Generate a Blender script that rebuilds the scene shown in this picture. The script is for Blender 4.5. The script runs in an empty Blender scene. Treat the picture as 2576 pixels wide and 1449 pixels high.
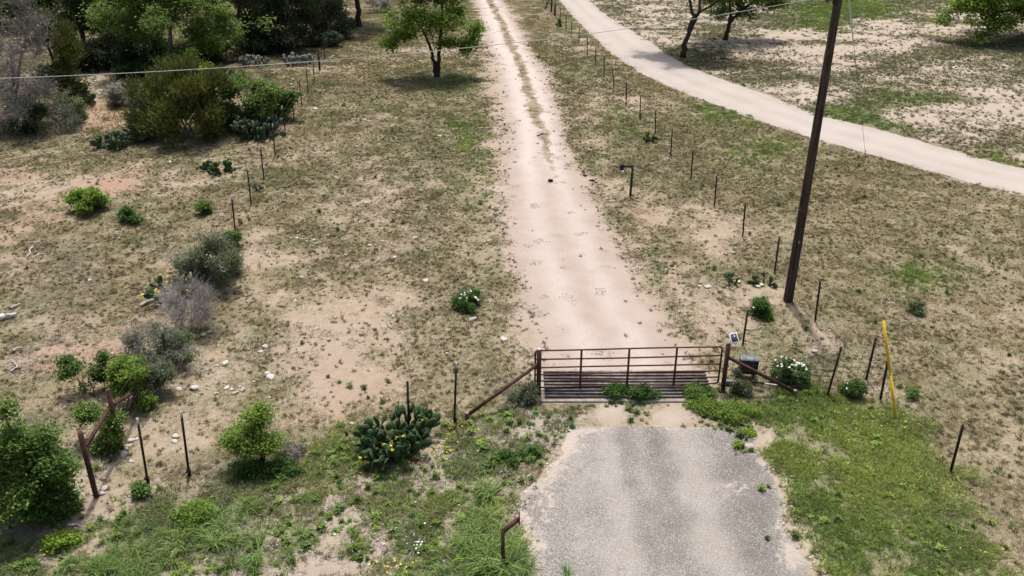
import bpy, math
import numpy as np
from mathutils import Vector, Matrix

sc = bpy.context.scene
COL = sc.collection

# ------------------------------------------------------------------ camera, sky, sun, exposure
CAM_H, PITCH, FPX = 13.0, math.radians(27.0), 2200.0     # metres, down-tilt, focal length for a 2576 px wide picture
cam = bpy.data.cameras.new('camera')
cam.sensor_width = 36.0
cam.lens = 36.0 * FPX / 2576.0
cam.clip_end = 4000.0
camo = bpy.data.objects.new('camera', cam)
camo.location = (0, 0, CAM_H)
camo.rotation_euler = (math.radians(90) - PITCH, 0, 0)
COL.objects.link(camo)
sc.camera = camo

SUN_ELEV, SUN_AZ = math.radians(70.0), math.radians(-3.0)   # azimuth from +Y, clockwise positive
w = bpy.data.worlds.new('World')
sc.world = w
w.use_nodes = True
wn = w.node_tree
bg = wn.nodes['Background']
sky = wn.nodes.new('ShaderNodeTexSky')
sky.sky_type = 'NISHITA'
sky.sun_disc = False
sky.sun_elevation = SUN_ELEV
sky.sun_rotation = SUN_AZ
sky.air_density = 1.0
sky.dust_density = 6.0
sky.ozone_density = 1.0
wn.links.new(sky.outputs[0], bg.inputs[0])
bg.inputs[1].default_value = 0.12
sun = bpy.data.lights.new('sun', 'SUN')
sun.energy = 3.0
sun.angle = math.radians(2.2)
sun.color = (1.0, 0.97, 0.93)
suno = bpy.data.objects.new('sun', sun)
suno.rotation_euler = (-(math.radians(90) - SUN_ELEV), 0, -SUN_AZ)
suno.location = (0, 40, 60)
COL.objects.link(suno)
sc.view_settings.view_transform = 'Standard'
sc.view_settings.look = 'None'
sc.view_settings.gamma = 1.0
sc.view_settings.use_curve_mapping = False
sc.view_settings.exposure = 0.28

# ------------------------------------------------------------------ surveying: photo position -> place on the ground
FWD = np.array([0, math.cos(PITCH), -math.sin(PITCH)])
UPV = np.array([0, math.sin(PITCH), math.cos(PITCH)])
def ray(px, py):
    return FWD * FPX + np.array([1.0, 0, 0]) * (px - 1288.0) + UPV * (724.5 - py)
def at(px, py, z=0.0):
    d = ray(px, py); t = (z - CAM_H) / d[2]
    return np.array([d[0] * t, d[1] * t, z])
def on_plane(px, py, Y):
    d = ray(px, py); t = Y / d[1]
    return np.array([d[0] * t, Y, CAM_H + d[2] * t])
def px_per_m(P):
    return FPX / (P[1] * math.cos(PITCH) + (CAM_H - P[2]) * math.sin(PITCH))
def survey(x, y):
    """ground points -> the survey coordinates that the region tables below are written in"""
    y = np.maximum(y, 6.0)
    dep = y * math.cos(PITCH) + CAM_H * math.sin(PITCH)
    up = y * math.sin(PITCH) - CAM_H * math.cos(PITCH)
    return 1288.0 + FPX * x / dep, 724.5 - FPX * up / dep

# ------------------------------------------------------------------ noise
_rs = np.random.RandomState(5)
_LAT = _rs.rand(256, 256)
def vnoise(x, y):
    xi = np.floor(x).astype(int); yi = np.floor(y).astype(int)
    fx = x - xi; fy = y - yi
    fx = fx * fx * (3 - 2 * fx); fy = fy * fy * (3 - 2 * fy)
    a = _LAT[xi & 255, yi & 255]; b = _LAT[(xi + 1) & 255, yi & 255]
    c = _LAT[xi & 255, (yi + 1) & 255]; d = _LAT[(xi + 1) & 255, (yi + 1) & 255]
    return (a * (1 - fx) + b * fx) * (1 - fy) + (c * (1 - fx) + d * fx) * fy
def fbm(x, y, scale, octs=4, seed=0):
    r = 0; amp = 0.5; tot = 0
    for o in range(octs):
        s = scale * 2 ** o
        r = r + amp * vnoise(x * s + 17.3 * o + seed * 31.7, y * s + 9.1 * o + seed * 57.1)
        tot += amp; amp *= 0.5
    return r / tot
def sstep(a, b, v):
    t = np.clip((v - a) / (b - a), 0, 1)
    return t * t * (3 - 2 * t)

# ------------------------------------------------------------------ regions of the ground (survey coordinates)
DL = [(1170,-90),(1195,0),(1215,80),(1245,160),(1262,250),(1278,330),(1275,420),(1275,500),(1280,600),(1300,680),(1335,760),(1375,850),(1385,900),(1372,938)]
DR = [(1258,-90),(1264,0),(1302,60),(1332,120),(1372,180),(1402,270),(1422,340),(1452,420),(1482,490),(1522,570),(1562,650),(1602,730),(1652,810),(1692,870),(1740,938)]
MID = [(1222,-90),(1232,0),(1262,60),(1290,120),(1310,170),(1325,220),(1345,280),(1362,330),(1378,380),(1388,440)]
GL = [(1330,-90),(1405,0),(1460,60),(1530,130),(1620,190),(1700,225),(1800,265),(1900,300),(2000,335),(2100,365),(2250,405),(2400,450),(2576,495),(2760,535),(2960,575)]
GR = [(1385,-90),(1480,0),(1520,35),(1600,85),(1640,110),(1700,150),(1760,180),(1850,212),(1950,245),(2040,285),(2150,310),(2300,350),(2450,395),(2576,425),(2760,462),(2960,500)]
AL = [(1434,1073),(1415,1095),(1396,1140),(1366,1180),(1332,1240),(1312,1300),(1310,1360),(1322,1420),(1335,1520),(1350,1700)]
AR = [(1878,1076),(1898,1105),(1922,1140),(1953,1185),(1985,1240),(1996,1285),(1980,1335),(2000,1380),(2040,1440),(2090,1520),(2150,1700)]
def poly_in(px, py, poly):
    ins = np.zeros(px.shape, bool)
    n = len(poly)
    for i in range(n):
        x1, y1 = poly[i]; x2, y2 = poly[(i + 1) % n]
        if y1 == y2: continue
        c = ((y1 > py) != (y2 > py)) & (px < (x2 - x1) * (py - y1) / (y2 - y1) + x1)
        ins ^= c
    return ins
def xat(line, py):
    a = np.array(line, float)
    return np.interp(py, a[:, 1], a[:, 0])
def yat(line, px):
    a = np.array(line, float)
    return np.interp(px, a[:, 0], a[:, 1])
BARE = [(850,900,120,110,.75),(900,800,170,45,.5),(960,965,100,50,.4),(820,1010,120,60,.5),(950,690,120,50,.25),(1020,720,60,40,.3),
        (640,620,45,60,.4),(760,620,90,30,.25),(1245,200,40,120,.6),(1255,330,24,80,.45),(1160,140,70,40,.3),(1320,740,45,150,.5),(1370,880,60,50,.35),(870,520,80,30,.3),(930,300,60,25,.3),(850,180,60,25,.3),(980,150,60,25,.3),
        (1640,560,40,50,.5),(1790,590,55,60,.5),(1700,760,120,70,.3),(1800,810,80,75,.5),(1930,745,60,30,.7),(2000,800,40,40,.5),(2040,860,45,40,.5),(1760,500,40,40,.4),(1500,250,30,90,.3),(1450,110,16,80,.4),(1585,250,30,20,.4),(1560,205,30,18,.3),
        (290,460,75,28,.6),(340,520,60,25,.4),(235,215,34,60,.9),(250,275,50,30,.6),(330,650,120,40,.25),(60,450,90,30,.3),(420,1090,120,50,.5),(340,1235,60,28,.55),(640,560,40,25,.35),(480,470,60,20,.35),(120,620,80,30,.3),(260,1320,50,30,.4),
        (2150,110,260,34,.8),(1950,92,120,22,.7),(2420,225,220,50,.75),(2520,320,120,40,.6),(2330,30,90,12,.7),(1845,190,40,12,.6),(2060,150,90,20,.5),(2330,170,120,20,.5),(2250,60,120,12,.4),(1700,30,120,25,.35),(2480,170,90,20,.45),
        (1520,1050,65,25,.9),(1695,1048,62,24,.9),(1930,1090,50,50,.7),(1985,1190,35,60,.7),(2030,1370,60,70,.75),(1390,1130,60,55,.5),(1335,1290,28,90,.55),(1920,1030,45,25,.5),
        (2060,900,50,40,.35),(2450,560,120,60,.2),(2550,800,60,120,.2)]
GREEN = [(1195,420,45,170,.45),(1110,215,90,30,.3),(1160,330,50,60,.3),(1850,300,80,28,.7),(1950,385,130,26,.6),(1780,270,50,20,.5),(2150,290,110,35,.8),(2130,20,150,30,1.0),(2060,65,80,30,.6),(2310,700,80,45,.65),(1700,165,60,20,.6),(1560,300,26,60,.4),(1480,150,20,80,.3),(1440,80,18,60,.4),(2560,405,80,14,.8),(2310,250,80,22,.6),(2450,385,70,14,.6),(1660,60,90,25,.4),(2250,330,90,16,.5),
         (500,720,60,40,.3),(110,850,120,60,.2),(90,980,100,60,.3),(460,380,80,15,.3),(1640,640,25,110,.45),(1700,770,40,60,.4),(1500,420,20,120,.3),(1600,330,40,30,.35),(2240,330,60,20,.4),(1960,560,40,40,.15),(2300,1010,120,50,.35)]
VERGE_L = [(250,1300),(480,1230),(560,1190),(760,1160),(900,1125),(1100,1085),(1180,1065),(1340,1015),(1440,1030),(1385,1075),(1305,1180),(1292,1300),(1322,1449),(1340,1700),(0,1700),(0,1400),(130,1380)]
VERGE_R = [(1890,995),(2010,1000),(2235,1010),(2290,1060),(2390,1210),(2470,1330),(2560,1430),(2800,1700),(2180,1700),(2090,1440),(2010,1260),(1960,1150),(1930,1070)]
def blobs(px, py, tab):
    r = np.zeros(px.shape)
    for cx, cy, rx, ry, wgt in tab:
        r = r + wgt * np.exp(-((px - cx) / rx) ** 2 - ((py - cy) / ry) ** 2)
    return r
def fields(x, y):
    px, py = survey(x, y)
    jx = (fbm(x, y, 0.9, 4, 1) - .5); jy = (fbm(x, y, 0.9, 4, 2) - .5)
    k = FPX / (np.maximum(y, 6) * .89 + 5.9)
    qx = px + jx * k * 1.6; qy = py + jy * k * 1.1
    far = (qy < yat(GR, qx)) & (qx > 1440)
    mid_r = (qx > xat(DR, np.clip(qy, -90, 938))) & ~far
    right_field = (qx > 1450) & (qy > yat(GL, qx)) & (qx > 1377 + (qy - 8) * 0.86 + 30)
    left = qx < np.interp(qy, [0, 176, 301, 450, 581, 785, 930, 1130], [880, 804, 740, 664, 592, 494, 425, 305])
    bare = blobs(qx, qy, BARE)
    green = blobs(qx, qy, GREEN)
    vl = poly_in(qx, qy, VERGE_L); vr = poly_in(qx, qy, VERGE_R)
    big = fbm(x, y, 0.22, 4, 3); med = fbm(x, y, 0.75, 4, 4)
    strk = fbm(x * .45, y * .9, 0.5, 4, 9)
    cover = 0.84 + (big - .5) * 1.1 + (med - .5) * 1.0 - bare
    cover = np.where(right_field, cover + .14, cover)
    cover = np.where(left, cover - .14, cover)
    cover = np.where(far, .60 + (strk - .5) * 2.2 - bare * .75 + green * .5, cover)
    cover = cover + green * .25
    cover = np.where(vl, .66 + (med - .5) * 1.9 - bare * .6, cover)
    cover = np.where(vr, 1.0 + (med - .5) * .8 - bare * .6, cover)
    green = green + (fbm(x, y, .35, 3, 6) - .5) * .5
    green = np.where(vl, .70 + (med - .5) * 1.6, green)
    green = np.where(vr, .85 - sstep(2250, 2560, qx) * .45 + (big - .5) * .5, green)
    pale = np.where(far, .75, 0.0) + blobs(qx, qy, [(850,900,150,130,.25),(1520,1050,75,30,.9),(1695,1048,72,30,.9),(1940,1100,60,60,.6),(1985,1200,40,70,.7),(2040,1380,70,80,.75),(1390,1130,50,70,.1)])
    # road dust along the two dirt roads
    dl = (px - xat(DL, np.clip(py, -90, 938))); dr = (xat(DR, np.clip(py, -90, 938)) - px)
    dd = np.minimum(dl, dr) / k                              # metres inside (+) or outside (-) the driveway
    dd = np.where(py > 950, -9, dd)
    road = sstep(-1.0, .6, dd + jx * 1.6)
    pink = road
    grey = np.where(left, sstep(.48, .62, fbm(x, y, .45, 4, 8)) * .7, 0) * sstep(500, 760, qy) + np.where(vl, .65 + .35 * sstep(.45, .6, fbm(x, y, .7, 3, 12)), 0) \
        + blobs(qx, qy, [(560,1210,150,60,.7),(500,1260,160,60,.5),(650,900,60,80,.4),(80,1330,120,60,.6),(150,830,150,80,.4),(1395,1120,60,60,.8),(1330,1290,40,120,.8),(1280,1000,60,30,.5),(760,960,50,60,.3),(500,960,80,50,.3)]) \
        + np.where(vr, .5 * sstep(.5, .62, fbm(x, y, .5, 3, 15)) * sstep(2150, 2400, qx + (qy - 1200) * .6), 0)
    red = np.where(left, .40, .06) * sstep(.42, .6, fbm(x, y, .3, 3, 21)) + blobs(qx, qy, [(290,460,80,30,.6),(1040,230,60,18,.5),(1640,560,40,50,.3),(820,1010,200,150,.25),(1560,160,60,60,.2)])
    return dict(px=px, py=py, qx=qx, qy=qy, k=k, cover=cover, green=np.clip(green, 0, 1), pale=np.clip(pale, 0, 1), road=road,
                grey=np.clip(grey, 0, 1), red=np.clip(red, 0, 1), far=far, left=left, right_field=right_field, vl=vl, vr=vr, dd=dd)

# ------------------------------------------------------------------ materials
def new_mat(name):
    m = bpy.data.materials.new(name); m.use_nodes = True
    return m, m.node_tree, m.node_tree.nodes['Principled BSDF']
def N(nt, typ, **kw):
    n = nt.nodes.new(typ)
    for k, v in kw.items(): setattr(n, k, v)
    return n
def mixc(nt, fac, a, b, mode='MIX'):
    n = nt.nodes.new('ShaderNodeMix'); n.data_type = 'RGBA'; n.blend_type = mode
    for s, v in ((n.inputs[0], fac), (n.inputs[6], a), (n.inputs[7], b)):
        if hasattr(v, 'is_output'): nt.links.new(v, s)
        elif isinstance(v, (int, float)): s.default_value = v
        else: s.default_value = (*v, 1) if len(v) == 3 else v
    return n.outputs[2]
def mth(nt, op, a, b=None, clamp=False):
    n = nt.nodes.new('ShaderNodeMath'); n.operation = op; n.use_clamp = clamp
    for i, v in enumerate((a, b)):
        if v is None: continue
        if hasattr(v, 'is_output'): nt.links.new(v, n.inputs[i])
        else: n.inputs[i].default_value = v
    return n.outputs[0]
def ramp(nt, v, lo, hi):
    n = nt.nodes.new('ShaderNodeMapRange'); n.interpolation_type = 'SMOOTHSTEP'
    nt.links.new(v, n.inputs[0])
    for i, q in ((1, lo), (2, hi)):
        if hasattr(q, 'is_output'): nt.links.new(q, n.inputs[i])
        else: n.inputs[i].default_value = q
    return n.outputs[0]
def noise(nt, scale, detail=4, rough=.55, vec=None, dist=0.0):
    n = nt.nodes.new('ShaderNodeTexNoise'); n.inputs['Scale'].default_value = scale
    n.inputs['Detail'].default_value = detail; n.inputs['Roughness'].default_value = rough; n.inputs['Distortion'].default_value = dist
    if vec is not None: nt.links.new(vec, n.inputs['Vector'])
    return n.outputs[0]
def attr(nt, name, typ='GEOMETRY', out=2):
    n = nt.nodes.new('ShaderNodeAttribute'); n.attribute_name = name; n.attribute_type = typ
    return n.outputs[out]
def objpos(nt):
    return nt.nodes.new('ShaderNodeTexCoord').outputs['Object']
def bump(nt, bsdf, h, strength, dist):
    b = nt.nodes.new('ShaderNodeBump'); b.inputs['Strength'].default_value = strength; b.inputs['Distance'].default_value = dist
    nt.links.new(h, b.inputs['Height']); nt.links.new(b.outputs[0], bsdf.inputs['Normal'])

def terrain_material():
    m, nt, b = new_mat('dry_earth')
    p = nt.nodes.new('ShaderNodeNewGeometry').outputs['Position']
    n_big = noise(nt, .6, 5, .6, p); n_med = noise(nt, 3.2, 5, .6, p); n_fine = noise(nt, 26, 4, .65, p); n_grit = noise(nt, 75, 2, .6, p)
    earth = mixc(nt, ramp(nt, n_med, .3, .7), (.30, .236, .172), (.385, .316, .242))
    earth = mixc(nt, attr(nt, 'red'), earth, (.33, .19, .125))
    earth = mixc(nt, attr(nt, 'pale'), earth, mixc(nt, ramp(nt, n_big, .35, .65), (.375, .315, .25), (.445, .38, .31)))
    road = mixc(nt, ramp(nt, n_big, .3, .7), (.365, .292, .246), (.42, .35, .304))
    road = mixc(nt, attr(nt, 'track'), road, (.52, .46, .415))
    road = mixc(nt, mth(nt, 'MULTIPLY', ramp(nt, n_med, .5, .75), .35), road, (.36, .28, .22))
    road = mixc(nt, mth(nt, 'MULTIPLY', ramp(nt, n_fine, .52, .7), .35), road, (.33, .26, .21))
    road = mixc(nt, mth(nt, 'MULTIPLY', ramp(nt, n_fine, .46, .3), .4), road, (.62, .56, .51))
    earth = mixc(nt, attr(nt, 'road'), earth, road)
    earth = mixc(nt, mth(nt, 'MULTIPLY', attr(nt, 'grey'), ramp(nt, n_fine, .35, .6)), earth, (.36, .315, .265))
    # thin mat of dry grass between the tufts
    cov = attr(nt, 'cover')
    thr = mth(nt, 'SUBTRACT', .75, mth(nt, 'MULTIPLY', cov, .42))
    n_mat = mth(nt, 'ADD', mth(nt, 'MULTIPLY', noise(nt, 11, 5, .68, p), .7), mth(nt, 'MULTIPLY', noise(nt, 38, 3, .6, p), .3))
    f = ramp(nt, n_mat, mth(nt, 'SUBTRACT', thr, .05), mth(nt, 'ADD', thr, .05))
    f = mth(nt, 'MULTIPLY', f, ramp(nt, cov, .05, .4))
    thatch = mixc(nt, ramp(nt, noise(nt, 7, 4, .6, p), .35, .65), (.20, .172, .11), (.33, .28, .185))
    thatch = mixc(nt, ramp(nt, noise(nt, 1.1, 4, .6, p), .4, .62), thatch, (.195, .18, .105))
    thatch = mixc(nt, mth(nt, 'MULTIPLY', attr(nt, 'green'), .8), thatch, (.125, .155, .06))
    col = mixc(nt, mth(nt, 'MULTIPLY', f, .8), earth, thatch)
    # specks: grit, dung crumbs and pebbles
    col = mixc(nt, ramp(nt, n_grit, .66, .74), col, (.20, .15, .10))
    col = mixc(nt, ramp(nt, noise(nt, 48, 1, .5, p), .70, .76), col, (.62, .54, .45))
    nt.links.new(col, b.inputs['Base Color'])
    b.inputs['Roughness'].default_value = .95
    b.inputs['Specular IOR Level'].default_value = .1
    h = mth(nt, 'ADD', mth(nt, 'MULTIPLY', n_mat, 1.0), mth(nt, 'MULTIPLY', n_grit, .35))
    bump(nt, b, h, .6, .05)
    return m
def gravel_material():
    m, nt, b = new_mat('caliche_gravel')
    p = nt.nodes.new('ShaderNodeNewGeometry').outputs['Position']
    n1 = noise(nt, .5, 5, .6, p); n2 = noise(nt, 30, 4, .7, p); n3 = noise(nt, 4, 4, .6, p)
    col = mixc(nt, ramp(nt, n1, .3, .7), (.375, .328, .292), (.435, .387, .348))
    col = mixc(nt, mth(nt, 'MULTIPLY', ramp(nt, n3, .55, .8), .4), col, (.36, .30, .25))
    col = mixc(nt, mth(nt, 'MULTIPLY', attr(nt, 'track'), .6), col, (.47, .422, .384))
    col = mixc(nt, mth(nt, 'MULTIPLY', ramp(nt, n2, .54, .72), .5), col, (.31, .26, .22))
    col = mixc(nt, mth(nt, 'MULTIPLY', attr(nt, 'stain'), ramp(nt, n3, .3, .6)), col, (.40, .35, .30))
    nt.links.new(col, b.inputs['Base Color']); b.inputs['Roughness'].default_value = .95; b.inputs['Specular IOR Level'].default_value = .1
    bump(nt, b, n2, .5, .03)
    return m
def asphalt_material():
    m, nt, b = new_mat('worn_chip_seal')
    p = nt.nodes.new('ShaderNodeNewGeometry').outputs['Position']
    v = nt.nodes.new('ShaderNodeTexVoronoi'); v.inputs['Scale'].default_value = 64; nt.links.new(p, v.inputs['Vector'])
    chip = v.outputs['Color']
    sep = nt.nodes.new('ShaderNodeSeparateColor'); nt.links.new(chip, sep.inputs[0])
    n1 = noise(nt, 1.2, 5, .6, p); n2 = noise(nt, 22, 3, .7, p)
    lightness = mth(nt, 'ADD', mth(nt, 'MULTIPLY', n1, .5), mth(nt, 'MULTIPLY', attr(nt, 'wear'), .62))
    base = mixc(nt, ramp(nt, lightness, .12, .72), (.14, .128, .114), (.31, .28, .245))
    frac = mth(nt, 'SUBTRACT', 1.0, mth(nt, 'MULTIPLY', attr(nt, 'chips'), .55))
    stone = ramp(nt, sep.outputs[0], mth(nt, 'SUBTRACT', frac, .12), frac)
    stonecol = mixc(nt, sep.outputs[1], (.26, .242, .225), (.50, .468, .435))
    col = mixc(nt, mth(nt, 'MULTIPLY', stone, .7), base, stonecol)
    dark = ramp(nt, sep.outputs[2], .72, .95)
    col = mixc(nt, mth(nt, 'MULTIPLY', dark, .65), col, (.10, .097, .095))
    edge = ramp(nt, mth(nt, 'ADD', attr(nt, 'edge'), mth(nt, 'MULTIPLY', mth(nt, 'SUBTRACT', noise(nt, 2.5, 7, .75, p), .5), 2.2)), .45, .05)
    dirt = mixc(nt, ramp(nt, n2, .3, .7), (.38, .325, .275), (.46, .405, .35))
    ef = mth(nt, 'MULTIPLY', edge, ramp(nt, mth(nt, 'ADD', n2, mth(nt, 'MULTIPLY', edge, .4)), .5, .8))
    col = mixc(nt, ef, col, dirt)
    ds = ramp(nt, mth(nt, 'ADD', attr(nt, 'dirty'), mth(nt, 'MULTIPLY', mth(nt, 'SUBTRACT', noise(nt, 5, 7, .75, p), .5), 2.0)), .34, .62)
    col = mixc(nt, mth(nt, 'MULTIPLY', ds, .9), col, dirt)
    cr = nt.nodes.new('ShaderNodeTexVoronoi'); cr.feature = 'DISTANCE_TO_EDGE'; cr.inputs['Scale'].default_value = .30
    wv = nt.nodes.new('ShaderNodeVectorMath'); wv.operation = 'MULTIPLY_ADD'
    nc = nt.nodes.new('ShaderNodeTexNoise'); nc.inputs['Scale'].default_value = 1.6; nc.inputs['Detail'].default_value = 6; nt.links.new(p, nc.inputs['Vector'])
    nt.links.new(nc.outputs[1], wv.inputs[0]); wv.inputs[1].default_value = (1.1, 1.1, 0); nt.links.new(p, wv.inputs[2]); nt.links.new(wv.outputs[0], cr.inputs['Vector'])
    crack = mth(nt, 'MULTIPLY', ramp(nt, cr.outputs['Distance'], .016, .004), ramp(nt, noise(nt, .7, 3, .5, p), .48, .6))
    col = mixc(nt, mth(nt, 'MULTIPLY', crack, .22), col, (.09, .078, .066))
    oil = ramp(nt, noise(nt, .9, 3, .5, p), .62, .75)
    col = mixc(nt, mth(nt, 'MULTIPLY', oil, .35), col, (.12, .112, .105))
    nt.links.new(col, b.inputs['Base Color']); b.inputs['Roughness'].default_value = .9; b.inputs['Specular IOR Level'].default_value = .2
    bump(nt, b, mth(nt, 'ADD', sep.outputs[0], n2), .35, .012)
    return m
def simple(name, c1, c2=None, scale=6, rough=.7, metal=0, lo=.4, hi=.65, bumps=0, spec=.3, c3=None, s3=40):
    m, nt, b = new_mat(name)
    o = objpos(nt)
    if c2 is not None:
        n = noise(nt, scale, 5, .6, o)
        col = mixc(nt, ramp(nt, n, lo, hi), c1, c2)
        if c3 is not None: col = mixc(nt, ramp(nt, noise(nt, s3, 3, .6, o), .55, .75), col, c3)
        nt.links.new(col, b.inputs['Base Color'])
        if bumps: bump(nt, b, n, bumps, .02)
    else: b.inputs['Base Color'].default_value = (*c1, 1)
    b.inputs['Roughness'].default_value = rough; b.inputs['Metallic'].default_value = metal; b.inputs['Specular IOR Level'].default_value = spec
    return m
def bark_material(name, c1, c2):
    m, nt, b = new_mat(name)
    mp = nt.nodes.new('ShaderNodeMapping'); nt.links.new(objpos(nt), mp.inputs[0]); mp.inputs['Scale'].default_value = (14, 14, 3)
    n = noise(nt, 1.0, 6, .7, mp.outputs[0])
    nt.links.new(mixc(nt, ramp(nt, n, .35, .65), c1, c2), b.inputs['Base Color'])
    b.inputs['Roughness'].default_value = .95; b.inputs['Specular IOR Level'].default_value = .1
    bump(nt, b, n, .8, .03)
    return m
def leaf_material(name, source, trans=.3):
    m, nt, b = new_mat(name)
    if source == 'INSTANCER':
        col = mixc(nt, 1.0, attr(nt, 'tint', 'INSTANCER', 0), attr(nt, 'shade', 'GEOMETRY', 0), 'MULTIPLY')
        col = mixc(nt, 1.0, col, (1.22, 1.2, 1.18), 'MULTIPLY')
    else:
        col = attr(nt, 'tint', 'GEOMETRY', 0)
    nt.links.new(col, b.inputs['Base Color'])
    b.inputs['Roughness'].default_value = .7; b.inputs['Specular IOR Level'].default_value = .15
    t = nt.nodes.new('ShaderNodeBsdfTranslucent'); nt.links.new(mixc(nt, 1.0, col, (1.0, 1.05, .7), 'MULTIPLY'), t.inputs[0])
    mx = nt.nodes.new('ShaderNodeMixShader'); mx.inputs[0].default_value = trans
    nt.links.new(b.outputs[0], mx.inputs[1]); nt.links.new(t.outputs[0], mx.inputs[2])
    nt.links.new(mx.outputs[0], nt.nodes['Material Output'].inputs[0])
    return m

M = {}
M['earth'] = terrain_material(); M['gravel'] = gravel_material(); M['asphalt'] = asphalt_material()
M['rust'] = simple('rusty_pipe', (.050, .022, .019), (.105, .045, .036), 9, .75, .0, spec=.25, c3=(.032, .017, .015), s3=30)
M['gate_red'] = simple('red_brown_painted_steel', (.085, .026, .021), (.14, .046, .034), 7, .65, spec=.3, c3=(.17, .085, .065), s3=24)
M['dark_steel'] = simple('weathered_dark_steel', (.018, .016, .014), (.048, .034, .026), 12, .7, spec=.3)
M['white_tip'] = simple('chalky_white_paint', (.76, .75, .72), (.56, .54, .50), 20, .7)
M['grey_steel'] = simple('worn_grey_pipe', (.17, .145, .13), (.30, .275, .255), 5, .6, .1, c3=(.13, .075, .055), s3=14)
M['concrete'] = simple('weathered_concrete', (.29, .255, .22), (.38, .34, .295), 4, .9, spec=.1, c3=(.30, .26, .22), s3=18, bumps=.3)
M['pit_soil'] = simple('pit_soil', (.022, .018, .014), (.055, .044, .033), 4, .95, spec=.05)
M['wire'] = simple('galvanised_wire', (.085, .062, .052), (.15, .12, .10), 15, .6, .3)
M['cable'] = simple('aluminium_cable', (.46, .46, .46), (.38, .38, .38), 8, .6, .1)
M['yellow'] = simple('yellow_plastic', (.80, .53, .03), (.72, .45, .03), 6, .5, spec=.3)
M['box_dark'] = simple('dark_plastic', (.013, .016, .021), (.022, .026, .032), 8, .6, spec=.2)
M['box_lid'] = simple('grey_lid', (.13, .15, .16), (.19, .21, .22), 8, .5, spec=.4)
M['white_paint'] = simple('white_enamel', (.78, .78, .77), (.66, .66, .65), 10, .4)
M['cell'] = simple('solar_cell', (.045, .06, .10), (.075, .09, .13), 30, .25, spec=.5)
M['rock'] = simple('limestone', (.27, .24, .20), (.45, .41, .355), 9, .95, spec=.08, c3=(.26, .22, .18), s3=22, bumps=.5, lo=.3, hi=.6)
M['rock_white'] = simple('white_limestone', (.37, .342, .30), (.56, .525, .475), 9, .95, spec=.08, c3=(.42, .38, .33), s3=22, bumps=.5, lo=.3, hi=.55)
M['dung'] = simple('dry_dung', (.055, .036, .024), (.10, .068, .045), 14, .95, spec=.05, bumps=.6)
M['brown_rock'] = simple('iron_stained_stone', (.20, .11, .065), (.33, .21, .13), 9, .95, spec=.05, bumps=.5)
M['black_block'] = simple('black_rubber', (.012, .012, .012), (.03, .028, .026), 10, .8)
M['bark_dark'] = bark_material('dark_bark', (.030, .024, .020), (.085, .068, .055))
M['bark_grey'] = bark_material('grey_bark', (.17, .15, .135), (.34, .31, .285))
M['dead_wood'] = bark_material('bleached_wood', (.30, .275, .25), (.52, .485, .45))
M['white_wood'] = bark_material('white_driftwood', (.48, .455, .42), (.72, .69, .65))
M['grey_twig'] = bark_material('grey_twig', (.19, .172, .155), (.37, .34, .315))
M['pad'] = simple('cactus_skin', (.034, .066, .024), (.066, .108, .040), 5, .6, spec=.18, c3=(.10, .135, .07), s3=55)
M['pad_blue'] = simple('cactus_skin_blue', (.050, .078, .040), (.092, .122, .066), 5, .6, spec=.18, c3=(.13, .16, .10), s3=55)
M['pad_grey'] = simple('cactus_skin_grey', (.12, .125, .11), (.24, .235, .21), 4, .7, spec=.2, c3=(.10, .12, .08), s3=20)
M['pad_pale'] = simple('dry_cactus_skin', (.44, .47, .27), (.55, .53, .36), 8, .7, spec=.2)
M['petal_yellow'] = simple('yellow_petals', (.86, .77, .12), (.84, .68, .06), 25, .6)
M['petal_white'] = simple('white_petals', (.84, .84, .83), (.76, .77, .74), 25, .6)
M['leaf'] = leaf_material('tree_leaves', 'GEOMETRY', .42)
M['needle'] = leaf_material('juniper_foliage', 'GEOMETRY', .15)
M['blade'] = leaf_material('grass_blades', 'INSTANCER', .25)
M['glass'] = simple('porcelain_insulator', (.10, .05, .035), (.14, .07, .05), 8, .3, spec=.5)
M['fibreglass'] = simple('blue_grey_fibreglass', (.42, .55, .62), (.50, .62, .68), 8, .4)

def pole_material():
    m, nt, b = new_mat('creosoted_pole_wood')
    o = objpos(nt)
    mp = nt.nodes.new('ShaderNodeMapping'); nt.links.new(o, mp.inputs[0]); mp.inputs['Scale'].default_value = (26, 26, .7)
    n = noise(nt, 1.0, 6, .65, mp.outputs[0]); n2 = noise(nt, 5, 4, .6, o)
    mp2 = nt.nodes.new('ShaderNodeMapping'); nt.links.new(o, mp2.inputs[0]); mp2.inputs['Scale'].default_value = (9, 9, 1.6)
    n3 = noise(nt, 1.0, 3, .6, mp2.outputs[0])
    col = mixc(nt, ramp(nt, n, .35, .65), (.026, .019, .016), (.10, .074, .062))
    col = mixc(nt, mth(nt, 'MULTIPLY', ramp(nt, n2, .5, .75), .5), col, (.135, .10, .085))
    col = mixc(nt, ramp(nt, n3, .66, .72), col, (.014, .010, .009))
    nt.links.new(col, b.inputs['Base Color']); b.inputs['Roughness'].default_value = .85; b.inputs['Specular IOR Level'].default_value = .15
    bump(nt, b, n, .7, .02)
    return m
M['pole'] = pole_material()

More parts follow.
